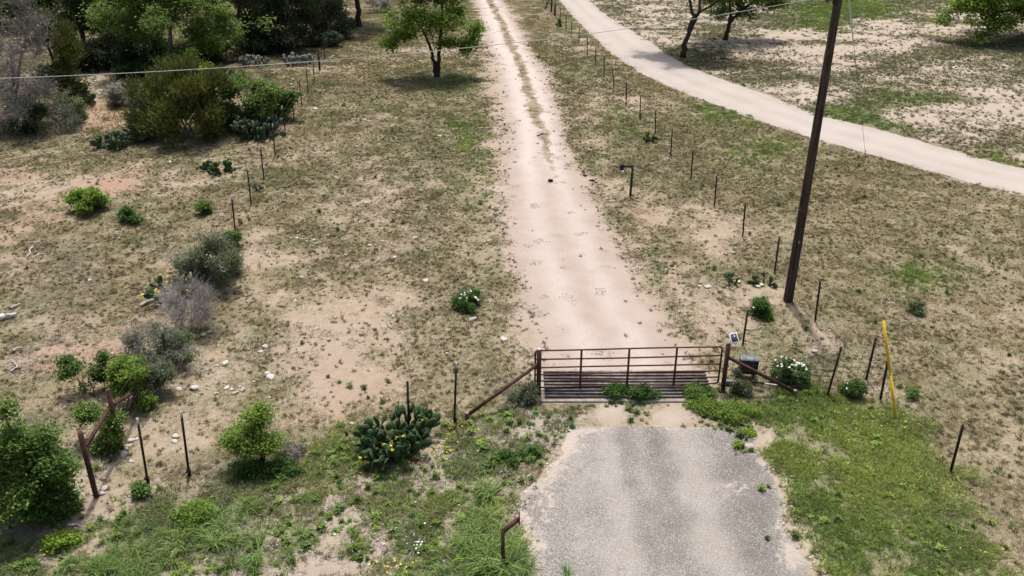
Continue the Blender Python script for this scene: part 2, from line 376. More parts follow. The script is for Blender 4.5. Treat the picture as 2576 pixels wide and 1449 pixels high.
# ------------------------------------------------------------------ mesh helpers
class MB:
    def __init__(s): s.v = []; s.f = []; s.c = []; s.n = 0; s.has_c = False
    def add(s, verts, faces, col=None):
        verts = np.asarray(verts, float).reshape(-1, 3)
        s.v.append(verts)
        if isinstance(faces, np.ndarray): s.f.append(faces + s.n)
        else:
            by = {}
            for q in faces: by.setdefault(len(q), []).append(q)
            for q in by.values(): s.f.append(np.array(q, int) + s.n)
        if col is not None:
            s.has_c = True
            col = np.asarray(col, float)
            s.c.append(np.broadcast_to(col, (len(verts), 3)))
        else: s.c.append(np.ones((len(verts), 3)))
        s.n += len(verts)
        return s
    def mesh(s, name, mat, attr_name='tint', smooth=False):
        V = np.concatenate(s.v); me = bpy.data.meshes.new(name)
        me.vertices.add(len(V)); me.vertices.foreach_set('co', V.astype(np.float32).ravel())
        loops = np.concatenate([f.ravel() for f in s.f]); tot = np.concatenate([np.full(len(f), f.shape[1]) for f in s.f])
        start = np.concatenate([[0], np.cumsum(tot)[:-1]])
        me.loops.add(len(loops)); me.loops.foreach_set('vertex_index', loops.astype(np.int32))
        me.polygons.add(len(tot)); me.polygons.foreach_set('loop_start', start.astype(np.int32))
        try: me.polygons.foreach_set('loop_total', tot.astype(np.int32))
        except Exception: pass
        me.update(calc_edges=True)
        if s.has_c:
            C = np.concatenate(s.c); a = me.attributes.new(attr_name, 'FLOAT_COLOR', 'POINT')
            a.data.foreach_set('color', np.concatenate([C, np.ones((len(C), 1))], 1).astype(np.float32).ravel())
        if smooth: me.polygons.foreach_set('use_smooth', np.ones(len(tot), bool))
        if mat: me.materials.append(mat)
        return me
def link(name, me, parent=None, loc=None):
    o = bpy.data.objects.new(name, me); COL.objects.link(o)
    if parent is not None: o.parent = parent
    if loc is not None: o.location = loc
    return o
def props(o, label=None, cat=None, group=None, kind=None):
    if label: o['label'] = label
    if cat: o['category'] = cat
    if group: o['group'] = group
    if kind: o['kind'] = kind
    return o
def thing(name, label, cat, loc=(0, 0, 0), group=None):
    return props(link(name, None, None, loc), label, cat, group)
def basis(d):
    d = d / np.linalg.norm(d)
    a = np.array([0, 0, 1.0]) if abs(d[2]) < .9 else np.array([1.0, 0, 0])
    u = np.cross(a, d); u /= np.linalg.norm(u)
    return d, u, np.cross(d, u)
def tube(mb, pts, rad, n=6, cap=True, col=None):
    pts = np.asarray(pts, float); k = len(pts)
    rad = np.broadcast_to(np.asarray(rad, float), (k,))
    tang = np.gradient(pts, axis=0) if k > 2 else np.repeat((pts[1:] - pts[:1]), 2, 0)
    d, u, v = basis(tang[0])
    ang = np.arange(n) * 2 * math.pi / n
    vs = []
    for i in range(k):
        t = tang[i] / (np.linalg.norm(tang[i]) + 1e-9)
        u = u - t * np.dot(u, t); u /= np.linalg.norm(u) + 1e-9; v = np.cross(t, u)
        vs.append(pts[i] + rad[i] * (np.cos(ang)[:, None] * u + np.sin(ang)[:, None] * v))
    fs = []
    for i in range(k - 1):
        for j in range(n):
            a = i * n + j; b2 = i * n + (j + 1) % n
            fs.append((a, b2, b2 + n, a + n))
    if cap and n > 3:
        fs.append(tuple(range(n))[::-1]); fs.append(tuple(range((k - 1) * n, k * n)))
    return mb.add(np.concatenate(vs), fs, col)
def box(mb, c, s, bev=0.0, R=None, col=None):
    c = np.asarray(c, float); hx, hy, hz = np.asarray(s, float) / 2
    if bev <= 0:
        v = np.array([(x, y, z) for z in (-hz, hz) for x, y in ((-hx, -hy), (hx, -hy), (hx, hy), (-hx, hy))])
        f = [(3, 2, 1, 0), (4, 5, 6, 7), (0, 1, 5, 4), (1, 2, 6, 5), (2, 3, 7, 6), (3, 0, 4, 7)]
    else:
        ring = [(-hx + bev, -hy), (hx - bev, -hy), (hx, -hy + bev), (hx, hy - bev), (hx - bev, hy), (-hx + bev, hy), (-hx, hy - bev), (-hx, -hy + bev)]
        ring_in = [(x * (1 - bev / hx), y * (1 - bev / hy)) for x, y in ring]
        v = np.array([(x, y, -hz) for x, y in ring_in] + [(x, y, -hz + bev) for x, y in ring] + [(x, y, hz - bev) for x, y in ring] + [(x, y, hz) for x, y in ring_in])
        f = [tuple(range(8))[::-1], tuple(range(24, 32))]
        for L in range(3):
            for j in range(8):
                f.append((L * 8 + j, L * 8 + (j + 1) % 8, L * 8 + 8 + (j + 1) % 8, L * 8 + 8 + j))
    if R is not None: v = v @ np.asarray(R).T
    return mb.add(v + c, f, col)
def ico(sub=1):
    import bmesh
    bm = bmesh.new(); bmesh.ops.create_icosphere(bm, subdivisions=sub, radius=1)
    v = np.array([x.co[:] for x in bm.verts]); f = [tuple(q.index for q in x.verts) for x in bm.faces]; bm.free()
    return v, f

# ------------------------------------------------------------------ the ground and the roads
def set_attr(me, name, vals):
    a = me.attributes.new(name, 'FLOAT', 'POINT'); a.data.foreach_set('value', np.asarray(vals, np.float32))
PIT_X0, PIT_X1, PIT_Y0, PIT_Y1 = 0.80, 5.35, 18.98, 20.42
ys = [6.5]
while ys[-1] < 125: ys.append(ys[-1] + max(.085, ys[-1] * .0062))
ys = np.array(sorted(list(ys) + [PIT_Y0, PIT_Y1, -300, -60, -10, 1, 140, 170, 230, 350, 600, 1200]))
xs = np.arange(-16, 16.01, .14)
xs = np.concatenate([[-1200, -500, -250, -120, -80], np.arange(-62, -16, .3), xs, np.arange(16.2, 66, .3), [80, 120, 250, 500, 1200], [PIT_X0, PIT_X1]])
xs = np.unique(np.round(xs, 4)); ys = np.unique(np.round(ys, 4))
gx, gy = np.meshgrid(xs, ys)
F = fields(gx.ravel(), gy.ravel())
nx, ny = len(xs), len(ys)
ii = np.arange(nx - 1)[None, :] + nx * np.arange(ny - 1)[:, None]
cxm = (xs[:-1] + xs[1:])[None, :] / 2; cym = (ys[:-1] + ys[1:])[:, None] / 2
keep = ~((cxm > PIT_X0) & (cxm < PIT_X1) & (cym > PIT_Y0) & (cym < PIT_Y1))
ii = ii[keep]
quads = np.stack([ii, ii + 1, ii + 1 + nx, ii + nx], 1)
def terrain_attrs(me, F, track=None):
    set_attr(me, 'cover', np.clip(F['cover'] * (1 - .85 * F['road']) * np.where(F['far'], .88, 1) * np.where(F['vl'], .8, 1), 0, 1)); set_attr(me, 'green', F['green']); set_attr(me, 'pale', F['pale'])
    set_attr(me, 'road', F['road']); set_attr(me, 'grey', F['grey'] * (1 - F['road'])); set_attr(me, 'red', F['red'] * (1 - F['road']))
    set_attr(me, 'track', track if track is not None else np.zeros(len(F['road'])))
mb = MB(); mb.add(np.stack([gx.ravel(), gy.ravel(), np.zeros(nx * ny)], 1), quads)
me = mb.mesh('ground', M['earth']); terrain_attrs(me, F)
props(link('ground', me), 'dry tan earth with thin grass', None, None, 'structure')

def sheet(name, L, R, z, mat, label, wob=.12, across=18, seed=0, step=.16, cap_end=False):
    Lw = np.array([at(*p)[:2] for p in L]); Rw = np.array([at(*p)[:2] for p in R])
    def resample(P, n):
        # smooth curve through the surveyed points
        d = np.concatenate([[0], np.cumsum(np.linalg.norm(np.diff(P, axis=0), axis=1))]); t = np.linspace(0, d[-1], n)
        Q = np.stack([np.interp(t, d, P[:, 0]), np.interp(t, d, P[:, 1])], 1)
        kk = max(3, int(n / len(P) / 1.6)) | 1
        pad = np.concatenate([np.repeat(Q[:1], kk // 2, 0) + (np.arange(-(kk // 2), 0)[:, None]) * (Q[1] - Q[0]), Q, np.repeat(Q[-1:], kk // 2, 0) + (np.arange(1, kk // 2 + 1)[:, None]) * (Q[-1] - Q[-2])])
        return np.stack([np.convolve(pad[:, i], np.ones(kk) / kk, 'valid') for i in (0, 1)], 1)
    n = int(max(np.linalg.norm(np.diff(Lw, axis=0), axis=1).sum(), np.linalg.norm(np.diff(Rw, axis=0), axis=1).sum()) / step)
    Ls, Rs = resample(Lw, n), resample(Rw, n)
    dirn = (Rs - Ls) / np.linalg.norm(Rs - Ls, axis=1)[:, None]
    nl = (fbm(Ls[:, 0], Ls[:, 1], 1.1, 4, seed + 40) - .5) * 2 * wob * 1.8; nr = (fbm(Rs[:, 0], Rs[:, 1], 1.1, 4, seed + 41) - .5) * 2 * wob * 1.8
    Ls = Ls + dirn * nl[:, None]; Rs = Rs + dirn * nr[:, None]
    u = np.linspace(0, 1, across); P = Ls[:, None] * (1 - u[None, :, None]) + Rs[:, None] * u[None, :, None]
    X = P[..., 0].ravel(); Yv = P[..., 1].ravel()
    idx = np.arange(across - 1)[None, :] + across * np.arange(n - 1)[:, None]; idx = idx.ravel()
    q = np.stack([idx, idx + 1, idx + 1 + across, idx + across], 1)
    a, b2, c = P[0, 0], P[0, 1], P[1, 0]
    if np.cross(b2 - a, c - a) < 0: q = q[:, ::-1]
    mb = MB(); mb.add(np.stack([X, Yv, np.full(X.shape, z)], 1), q)
    me = mb.mesh(name, mat)
    U = np.broadcast_to(u[None, :], (n, across)).ravel(); width = np.repeat(np.linalg.norm(Rs - Ls, axis=1), across)
    o = props(link(name, me), label, None, None, 'structure')
    return o, me, X, Yv, U, np.minimum(U, 1 - U) * width
DLx = [p for p in DL]; DRx = [p for p in DR]
o, me, X, Yv, U, ed = sheet('driveway', DLx, DRx, .004, M['earth'], 'pale pinkish dirt driveway with two wheel tracks', .2, 22, 1)
Fd = fields(X, Yv)
ins = sstep(.0, .9, ed + (fbm(X, Yv, 1.2, 4, 61) - .5) * .8)
mid_px = (Fd['px'] - xat(MID, np.clip(Fd['py'], -90, 440))) / Fd['k']
midw = np.interp(Fd['py'], [0, 120, 280, 380, 460], [.30, .30, .28, .14, .0])
midf = np.where(midw > .01, sstep(1.25, .6, np.abs(mid_px + (fbm(X, Yv, 1.0, 3, 62) - .5) * .9) / np.maximum(midw, .02)), 0)
farf = sstep(520, 250, Fd['py'])
tr = np.maximum(np.exp(-((U - .30) / .13) ** 2), np.exp(-((U - .70) / .13) ** 2)) * (.55 + .5 * fbm(X, Yv, .5, 3, 63))
tr = np.clip(tr * .75 + farf * .75 - midf, 0, 1) * sstep(.0, 1.0, ed)
Fd['cover'] = Fd['cover'] * (1 - ins) + ins * (.05 + .75 * midf * (.4 + fbm(X, Yv, 1.5, 3, 66))) ; Fd['road'] = Fd['road'] * (1 - .85 * midf); Fd['pale'] = Fd['pale'] * 0
terrain_attrs(me, Fd, tr)
o, me, X, Yv, U, ed = sheet('gravel_road', GL, GR, .008, M['gravel'], 'curving pale gravel ranch road', .10, 12, 2, .25)
set_attr(me, 'track', np.maximum(np.exp(-((U - .3) / .12) ** 2), np.exp(-((U - .7) / .12) ** 2)))
Fg = survey(X, Yv); set_attr(me, 'stain', .25 * sstep(.5, .7, fbm(X, Yv, .3, 4, 90)))
o, me, X, Yv, U, ed = sheet('asphalt_apron', AL, AR, .006, M['asphalt'], 'worn grey chip seal apron in front of the gate', .24, 40, 3, .10)
ax, ay = survey(X, Yv)
wx = X + (fbm(X, Yv, .5, 3, 70) - .5) * .8
wear = np.zeros(X.shape)
for cx0, wd, a in ((2.2, .34, .75), (3.15, .3, .35), (4.3, .42, .7), (1.4, .2, .25)):
    wear += a * np.exp(-((wx - cx0) / wd) ** 2)
dk = blobs(ax, ay, [(1880,1200,60,70,.8),(1900,1290,60,60,.7),(1800,1100,120,20,.3),(1560,1100,60,22,.3),(1660,1300,35,140,.3),(1930,1400,50,60,.4)])
lt = blobs(ax, ay, [(1845,1225,30,30,.5),(2000,1390,30,50,.6),(1990,1250,20,60,.6)])
set_attr(me, 'wear', np.clip(wear * 1.0 + .06 + lt - dk * .8 + (fbm(X, Yv, 1.3, 4, 71) - .5) * .8, 0, 1))
set_attr(me, 'dirty', np.clip(blobs(ax, ay, [(1850,1228,60,24,.5),(1930,1150,46,40,.6),(1985,1255,30,70,.6),(1985,1400,50,60,.55),(1400,1150,50,60,.6),(1370,1260,50,80,.5),(1350,1400,40,60,.45),(1520,1082,60,12,.5),(1690,1080,60,12,.5),(1450,1095,40,30,.5)]), 0, 1))
set_attr(me, 'chips', np.clip(.62 + (fbm(X, Yv, 1.0, 4, 72) - .5) * 1.1 + blobs(ax, ay, [(1440,1200,80,120,.4),(1400,1400,60,90,.4),(1980,1270,30,70,.4)]) - dk * .4, 0.05, 1))
set_attr(me, 'edge', np.minimum(ed, 1.5) + np.where(U > .5, .25, 0))

# ------------------------------------------------------------------ scattered ground cover (stuff)
SRC = bpy.data.collections
def blade_mesh(rng, n, rad, hlen, wid, nseg=2, droop=.5, spread=(.3, 1.2), clusters=None):
    mb = MB()
    cl = clusters if clusters is not None else np.zeros((1, 3))
    for c in cl:
        sc_ = c[2] if c[2] > 0 else 1.0
        cs = .75 + .5 * rng.random()
        for i in range(n):
            a = rng.random() * 6.283; r0 = rad * math.sqrt(rng.random()) * .6 * sc_
            base = np.array([c[0] + r0 * math.cos(a), c[1] + r0 * math.sin(a), -.005])
            a2 = a + rng.normal() * .7; til = rng.uniform(*spread); L = hlen * sc_ * rng.uniform(.55, 1.25)
            d = np.array([math.cos(a2) * math.sin(til), math.sin(a2) * math.sin(til), math.cos(til)])
            side = np.cross(d, [0, 0, 1.0]); side /= np.linalg.norm(side) + 1e-6
            tw = rng.normal() * .7; side = side * math.cos(tw) + np.cross(d, side) * math.sin(tw)
            pts = []; p = base.copy(); dd = d.copy()
            for s in range(nseg + 1):
                pts.append(p.copy()); p = p + dd * L / nseg
                dd = dd + np.array([math.cos(a2), math.sin(a2), -1.1]) * droop / nseg * .6; dd /= np.linalg.norm(dd)
            vs = []
            for s, q in enumerate(pts[:-1]):
                ww = wid * sc_ * (1 - .45 * s / nseg) / 2
                vs += [q - side * ww, q + side * ww]
            vs.append(pts[-1]); vs = np.array(vs); vs[:, 2] = np.maximum(vs[:, 2], -.005)
            fs = [(2 * s, 2 * s + 1, 2 * s + 3, 2 * s + 2) for s in range(nseg - 1)] + [(2 * nseg - 2, 2 * nseg - 1, 2 * nseg)]
            sh = cs * rng.uniform(.75, 1.25)
            mb.add(vs, fs, np.array([sh, sh * rng.uniform(.94, 1.04), sh * rng.uniform(.8, 1.1)]))
    return mb
def rosette_mesh(rng, n, rad, lw, tilt=(.9, 1.5), lift=.03, fern=False):
    mb = MB()
    for i in range(n):
        a = rng.random() * 6.283; t = rng.uniform(*tilt); L = rad * rng.uniform(.5, 1.1)
        b0 = np.array([rng.normal() * rad * .25, rng.normal() * rad * .25, rng.uniform(0, lift)])
        d = np.array([math.cos(a) * math.sin(t), math.sin(a) * math.sin(t), math.cos(t)]); s = np.cross(d, [0, 0, 1.0]); s /= np.linalg.norm(s) + 1e-6
        sh = rng.uniform(.7, 1.3); w2 = lw * rng.uniform(.7, 1.2)
        v = np.array([b0, b0 + d * L * .45 + s * w2, b0 + d * L + np.array([0, 0, -.15 * L]), b0 + d * L * .45 - s * w2]); v[:, 2] = np.maximum(v[:, 2], -.004)
        mb.add(v, [(0, 1, 2, 3)], np.array([sh, sh, sh * .9]))
    return mb
def twig_mesh(rng, n, rad, L):
    mb = MB()
    for i in range(n):
        p = np.array([rng.normal() * rad, rng.normal() * rad, rng.uniform(.004, .03)]); a = rng.random() * 6.283; l = L * rng.uniform(.4, 1.2)
        q = p + np.array([math.cos(a), math.sin(a), rng.normal() * .12]) * l * .5; r = q + np.array([math.cos(a + rng.normal() * .5), math.sin(a + rng.normal() * .5), rng.normal() * .1]) * l * .5
        q[2] = max(q[2], .004); r[2] = max(r[2], .004)
        sh = rng.uniform(.65, 1.3)
        tube(mb, [p, q, r], [.005, .004, .002], 3, False, np.array([sh, sh, sh]))
    return mb
def source(name, mbs, mat):
    c = bpy.data.collections.new(name)
    for m_ in mbs:
        me_ = m_.mesh(name, mat, 'shade'); c.objects.link(bpy.data.objects.new(name, me_))
    return c
def scatter(name, label, coll, P, rotz, scl, tint, idx):
    me = bpy.data.meshes.new(name); me.vertices.add(len(P)); me.vertices.foreach_set('co', np.asarray(P, np.float32).ravel())
    for nm, typ, key, vals in (('rotz', 'FLOAT', 'value', rotz), ('scl', 'FLOAT', 'value', scl)):
        a = me.attributes.new(nm, typ, 'POINT'); a.data.foreach_set(key, np.asarray(vals, np.float32))
    a = me.attributes.new('idx', 'INT', 'POINT'); a.data.foreach_set('value', np.asarray(idx, np.int32))
    a = me.attributes.new('tint', 'FLOAT_COLOR', 'POINT'); a.data.foreach_set('color', np.concatenate([tint, np.ones((len(P), 1))], 1).astype(np.float32).ravel())
    me.update()
    ng = bpy.data.node_groups.new(name, 'GeometryNodeTree')
    ng.interface.new_socket('Geometry', in_out='INPUT', socket_type='NodeSocketGeometry'); ng.interface.new_socket('Geometry', in_out='OUTPUT', socket_type='NodeSocketGeometry')
    gi = ng.nodes.new('NodeGroupInput'); go = ng.nodes.new('NodeGroupOutput')
    ip = ng.nodes.new('GeometryNodeInstanceOnPoints'); ci = ng.nodes.new('GeometryNodeCollectionInfo')
    ci.inputs['Collection'].default_value = coll; ci.inputs['Separate Children'].default_value = True; ci.inputs['Reset Children'].default_value = True
    def na(nm, typ):
        n = ng.nodes.new('GeometryNodeInputNamedAttribute'); n.data_type = typ; n.inputs['Name'].default_value = nm
        return [s for s in n.outputs if s.enabled and s.name == 'Attribute'][0]
    cx = ng.nodes.new('ShaderNodeCombineXYZ'); er = ng.nodes.new('FunctionNodeEulerToRotation')
    L = ng.links.new
    L(na('rotz', 'FLOAT'), cx.inputs[2]); L(cx.outputs[0], er.inputs[0]); L(er.outputs[0], ip.inputs['Rotation'])
    L(na('scl', 'FLOAT'), ip.inputs['Scale']); L(na('idx', 'INT'), ip.inputs['Instance Index'])
    ip.inputs['Pick Instance'].default_value = True
    L(gi.outputs[0], ip.inputs['Points']); L(ci.outputs[0], ip.inputs['Instance']); L(ip.outputs[0], go.inputs[0])
    o = link(name, me); md = o.modifiers.new('scatter', 'NODES'); md.node_group = ng
    return props(o, label, None, None, 'stuff')

rng = np.random.default_rng(11)
def clusters(n, r, rngk):
    a = rngk.random(n) * 6.283; q = r * np.sqrt(rngk.random(n))
    return np.stack([q * np.cos(a), q * np.sin(a), rngk.uniform(.6, 1.5, n)], 1)
src_turf = source('turf_patch', [blade_mesh(rng, 8, .038, .045, .010, 1, .3, (.5, 1.35), clusters(k, .31, rng)) for k in (22, 30, 38, 18, 27, 34)], M['blade'])
src_green = source('green_tuft_patch', [blade_mesh(rng, 11, .065, .095, .014, 2, .6, (.3, 1.25), clusters(k, .28, rng)) for k in (14, 20, 12, 17, 22)], M['blade'])
src_weed = source('weed', [rosette_mesh(rng, k, .13, .03) for k in (16, 24, 20)] + [rosette_mesh(rng, 46, .17, .028, (.3, 1.4), .12) for k in range(3)], M['blade'])
src_clump = source('grass_clump', [blade_mesh(rng, 26, .05, .10, .013, 2, .7, (.2, 1.3)) for k in range(4)], M['blade'])
src_tall = source('tall_grass_clump', [blade_mesh(rng, 34, .10, .55, .020, 5, 1.7, (.12, .75)) for k in range(4)], M['blade'])
src_twig = source('twig_litter', [twig_mesh(rng, k, .16, .16) for k in (22, 30, 16, 26)], M['blade'])
src_straw = source('straw_clump', [blade_mesh(rng, 22, .07, .30, .010, 3, .5, (.05, .5)) for k in range(3)], M['blade'])

def candidates(n, seed, ymin=11.5, ymax=112, density_pow=1.0):
    r = np.random.default_rng(seed)
    # uniform over the ground that a camera near this one can see
    y = np.sqrt(r.uniform(ymin ** 2, ymax ** 2, n)); hw = .74 * y + 5
    return r.uniform(-1, 1, n) * hw, y, r
def on_road(F, grow=0.0):
    qx = F['px'] + (F['qx'] - F['px']) * .25; qy = F['py'] + (F['qy'] - F['py']) * .25
    d = F['dd'] > -grow
    g = poly_in(qx, qy, GL + GR[::-1]); a = poly_in(qx, qy, AL + AR[::-1])
    p = (F['px'] > 1300) & False
    return d, g, a
def in_pit(x, y, m=.05):
    px, py = survey(x, y)
    pads = (np.abs(px - 1515) / 62) ** 4 + ((py - 1050) / 25) ** 4 < 1
    pads |= (np.abs(px - 1697) / 64) ** 4 + ((py - 1048) / 25) ** 4 < 1
    return pads | (x > PIT_X0 - m) & (x < PIT_X1 + m) & (y > PIT_Y0 - m) & (y < PIT_Y1 + m)
def lerp(a, b, t): return a + (b - a) * t[:, None]
C_ = lambda *v: np.array(v, float)

# thin dry turf
x, y, r = candidates(250000, 1)
Fs = fields(x, y); d, g, a = on_road(Fs)
midp = np.abs((Fs['px'] - xat(MID, np.clip(Fs['py'], -90, 440))) / Fs['k']) < np.interp(Fs['py'], [0, 280, 400, 440], [.26, .22, .10, 0])
cov = Fs['cover'] * (1 - .75 * np.clip(Fs['road'], 0, 1) * (Fs['dd'] < 0))
cov = np.where(d, np.where(midp, .8, np.where(Fs['dd'] < .5, .06, .001)), cov)
sp = fbm(x, y, 2.2, 3, 30)
keep = (r.random(len(x)) < np.clip((cov - .12) * 1.2 + (sp - .5) * 1.6, 0, 1) * (1 - .5 * Fs['green']) * np.where(Fs['far'], .45, 1)) & ~g & ~a & ~in_pit(x, y, .25)
x, y, r0 = x[keep], y[keep], r; Fk = {k: v[keep] for k, v in Fs.items()}
n = len(x); t = r.random(n)
tone = np.clip(fbm(x, y, .5, 4, 31) * 1.6 - .3 + (r.random(n) - .5) * .5, 0, 1)
tint = lerp(C_(.125, .112, .068)[None] * np.ones((n, 1)), C_(.36, .305, .20)[None] * np.ones((n, 1)), tone)
oliv = np.clip(fbm(x, y, .3, 3, 33) * 1.8 - .45, 0, 1) * .8
tint = lerp(tint, C_(.145, .15, .075) * np.ones((n, 1)), oliv)
tint = lerp(tint, C_(.33, .27, .16) * np.ones((n, 1)), np.where(Fk['right_field'], .45, 0) * r.random(n) * 1.4)
tint = lerp(tint, C_(.155, .16, .105) * np.ones((n, 1)), np.where(Fk['far'], .75, 0.0))
tint = lerp(tint, C_(.12, .17, .05) * np.ones((n, 1)), Fk['green'] * .8)
tint = lerp(tint, C_(.30, .275, .235) * np.ones((n, 1)), Fk['grey'] * .6 * r.random(n))
sclv = r.uniform(.7, 1.25, n) * np.where(Fk['far'], 1.15, 1.0) * np.where(Fk['dd'] > 0, .6, 1)
scatter('dry_turf', 'short dry olive and tan grass thinly covering the earth', src_turf, np.stack([x, y, np.where(Fk['dd'] > 0, .004, 0)], 1), r.random(n) * 6.283, sclv, tint * r.uniform(.62, 1.38, (n, 1)), r.integers(0, 6, n))

# single tufts, dark and crisp, most of them near
x, y, r = candidates(185000, 2, 11.5, 66)
Fs = fields(x, y); d, g, a = on_road(Fs)
cov = np.where(d, np.where(Fs['dd'] < .6, .05, .004), np.clip(Fs['cover'], .10, 1) * .75)
cov = np.where(a, np.where(Fs['px'] < 1450, np.where(fbm(x, y, 1.5, 3, 44) > .58, .14, .01), .0), cov)
keep = (r.random(len(x)) < np.clip(cov * (.3 + 1.5 * (fbm(x, y, 1.4, 3, 35) - .25)), 0, 1)) & ~g & ~in_pit(x, y, .15)
x, y = x[keep], y[keep]; Fk = {k: v[keep] for k, v in Fs.items()}; n = len(x)
tint = lerp(C_(.09, .083, .048) * np.ones((n, 1)), C_(.20, .18, .10) * np.ones((n, 1)), r.random(n))
tint = lerp(tint, C_(.11, .18, .045) * np.ones((n, 1)), np.clip(Fk['green'] * 1.1, 0, 1))
scatter('grass_tufts', 'small dark grass tufts dotted over the bare earth', src_clump, np.stack([x, y, np.zeros(n)], 1), r.random(n) * 6.283, r.uniform(.4, 1.15, n), tint * r.uniform(.75, 1.3, (n, 1)), r.integers(0, 4, n))

# darker clumps over the pale field beyond the gravel road
x, y, r = candidates(140000, 21, 34, 110)
Fs = fields(x, y); d, g, a = on_road(Fs)
keep = Fs['far'] & ~g & (r.random(len(x)) < np.clip(.10 + .9 * np.clip(Fs['cover'], 0, 1) * (.2 + 1.6 * (fbm(x, y, .8, 3, 36) - .2)), 0, 1))
x, y = x[keep], y[keep]; Fk = {k: v[keep] for k, v in Fs.items()}; n = len(x)
tint = lerp(C_(.125, .13, .085) * np.ones((n, 1)), C_(.23, .215, .15) * np.ones((n, 1)), r.random(n))
tint = lerp(tint, C_(.10, .17, .05) * np.ones((n, 1)), np.clip(Fk['green'] * 1.1, 0, 1))
scatter('field_clumps', 'grey green grass clumps dotted over the pale field', src_clump, np.stack([x, y, np.zeros(n)], 1), r.random(n) * 6.283, r.uniform(.7, 2.0, n), tint * r.uniform(.75, 1.3, (n, 1)), r.integers(0, 4, n))

# green grass of the verges and the green streaks
x, y, r = [np.concatenate(q) if i < 2 else q[0] for i, q in enumerate(zip(candidates(130000, 3, 10.5, 105), candidates(13000, 33, 10.5, 21)))]
Fs = fields(x, y); d, g, a = on_road(Fs)
Fj = fields(x + r.normal(size=len(x)) * .38, y + r.normal(size=len(x)) * .38)
for q_ in ('green', 'cover', 'vl', 'vr', 'grey'): Fs[q_] = Fj[q_]
gd = Fs['green'] * np.clip(Fs['cover'] * 1.4, 0, 1)
near = (Fs['vl'] | Fs['vr'])
pr = np.where(near, np.where(Fs['vl'], np.clip((gd - .15) * 1.2, 0, 1) * np.clip((fbm(x, y, 2.3, 3, 37) - .36) * 4, .06, .9), np.clip((gd - .1) * 1.5, 0, 1) * np.clip((fbm(x, y, 1.1, 3, 37) - .28) * 4, .08, 1)), np.clip((gd - .25) * .9, 0, 1))
keep = (r.random(len(x)) < pr) & ~g & ~a & ~d & ~in_pit(x, y, .3)
x, y = x[keep], y[keep]; Fk = {k: v[keep] for k, v in Fs.items()}; n = len(x)
hue = np.clip(fbm(x, y, .6, 3, 38) * 2.4 - .7 + r.normal(size=n) * .15, 0, 1)
tint = lerp(C_(.13, .195, .055) * np.ones((n, 1)), C_(.245, .295, .085) * np.ones((n, 1)), hue)
tint = lerp(tint, C_(.24, .23, .16) * np.ones((n, 1)), Fk['grey'] * r.random(n) * .9)
scatter('green_grass', 'fresh green grass growing in streaks and on the verge', src_green, np.stack([x, y, np.zeros(n)], 1), r.random(n) * 6.283, r.uniform(.55, 1.15, n), tint * r.uniform(.7, 1.3, (n, 1)), r.integers(0, 5, n))

# broad-leaved weeds
x, y, r = [np.concatenate(q) if i < 2 else q[0] for i, q in enumerate(zip(candidates(60000, 4, 10.5, 60), candidates(10000, 34, 10.5, 21)))]
Fs = fields(x, y); d, g, a = on_road(Fs)
Fj = fields(x + r.normal(size=len(x)) * .38, y + r.normal(size=len(x)) * .38)
for q_ in ('green', 'cover', 'vl', 'vr', 'grey'): Fs[q_] = Fj[q_]
pr = np.where(Fs['vl'], .8 * np.clip((fbm(x, y, 2.3, 3, 39) - .40) * 5, .04, .9), np.where(Fs['vr'], .45 * np.clip((fbm(x, y, 1.0, 3, 39) - .42) * 5, 0, 1), .004 + .03 * (fbm(x, y, .8, 3, 50) > .62)))
pr = pr + blobs(Fs['px'], Fs['py'], [(1820,1040,75,34,1.2),(1760,1005,60,22,.8),(1590,1045,34,22,.9),(1560,1012,70,10,.9),(1860,1075,25,12,.5),(1300,1150,50,18,.8),(1290,1165,22,20,.6),(980,1180,120,30,.5),(1870,1105,22,30,.5),(2010,1345,26,12,.6),(500,1295,40,22,.9)])
keep = (r.random(len(x)) < np.where(d | g, .0, np.where(a & (Fs['py'] > 1085) & (Fs['px'] < 1840), np.where(Fs['px'] < 1430, .012, 0), pr))) & ~in_pit(x, y, .05)
x, y = x[keep], y[keep]; Fk = {k: v[keep] for k, v in Fs.items()}; n = len(x)
tint = lerp(C_(.085, .15, .045) * np.ones((n, 1)), C_(.185, .26, .065) * np.ones((n, 1)), np.clip(fbm(x, y, .9, 3, 41) * 1.8 - .4 + r.normal(size=n) * .15, 0, 1))
tint = lerp(tint, C_(.085, .10, .045) * np.ones((n, 1)), np.where(Fk['vl'] | Fk['vr'], .0, .6))
scatter('low_weeds', 'low broad leaved green weeds matted over the verge', src_weed, np.stack([x, y, np.full(n, .004)], 1), r.random(n) * 6.283, r.uniform(.3, .8, n), tint * r.uniform(.75, 1.3, (n, 1)), r.integers(0, 6, n))

# tall arching grass in the foreground
spots = []
r = np.random.default_rng(8)
for cx, cy, rx, ry, k in [(1240,1395,62,50,56),(1210,1330,45,26,12),(1290,1420,25,32,10),(480,1345,100,34,18),(570,1325,50,30,10),(340,1410,110,36,18),(250,1440,80,20,8),(640,1275,30,20,3),(1230,1240,40,25,5),(1120,1400,50,40,5),(700,1400,200,50,14),(1320,1470,60,50,14),(300,1470,200,30,20),(1080,1480,150,30,8)]:
    for i in range(k): spots.append((cx + r.normal() * rx * .55, cy + r.normal() * ry * .55))
P = np.array([at(*s) for s in spots]); n = len(P)
tint = lerp(C_(.10, .18, .05) * np.ones((n, 1)), C_(.23, .31, .11) * np.ones((n, 1)), r.random(n))
scatter('tall_grass', 'long arching green grass blades in clumps on the verge', src_tall, P, r.random(n) * 6.283, r.uniform(.4, .95, n), tint, r.integers(0, 4, n))

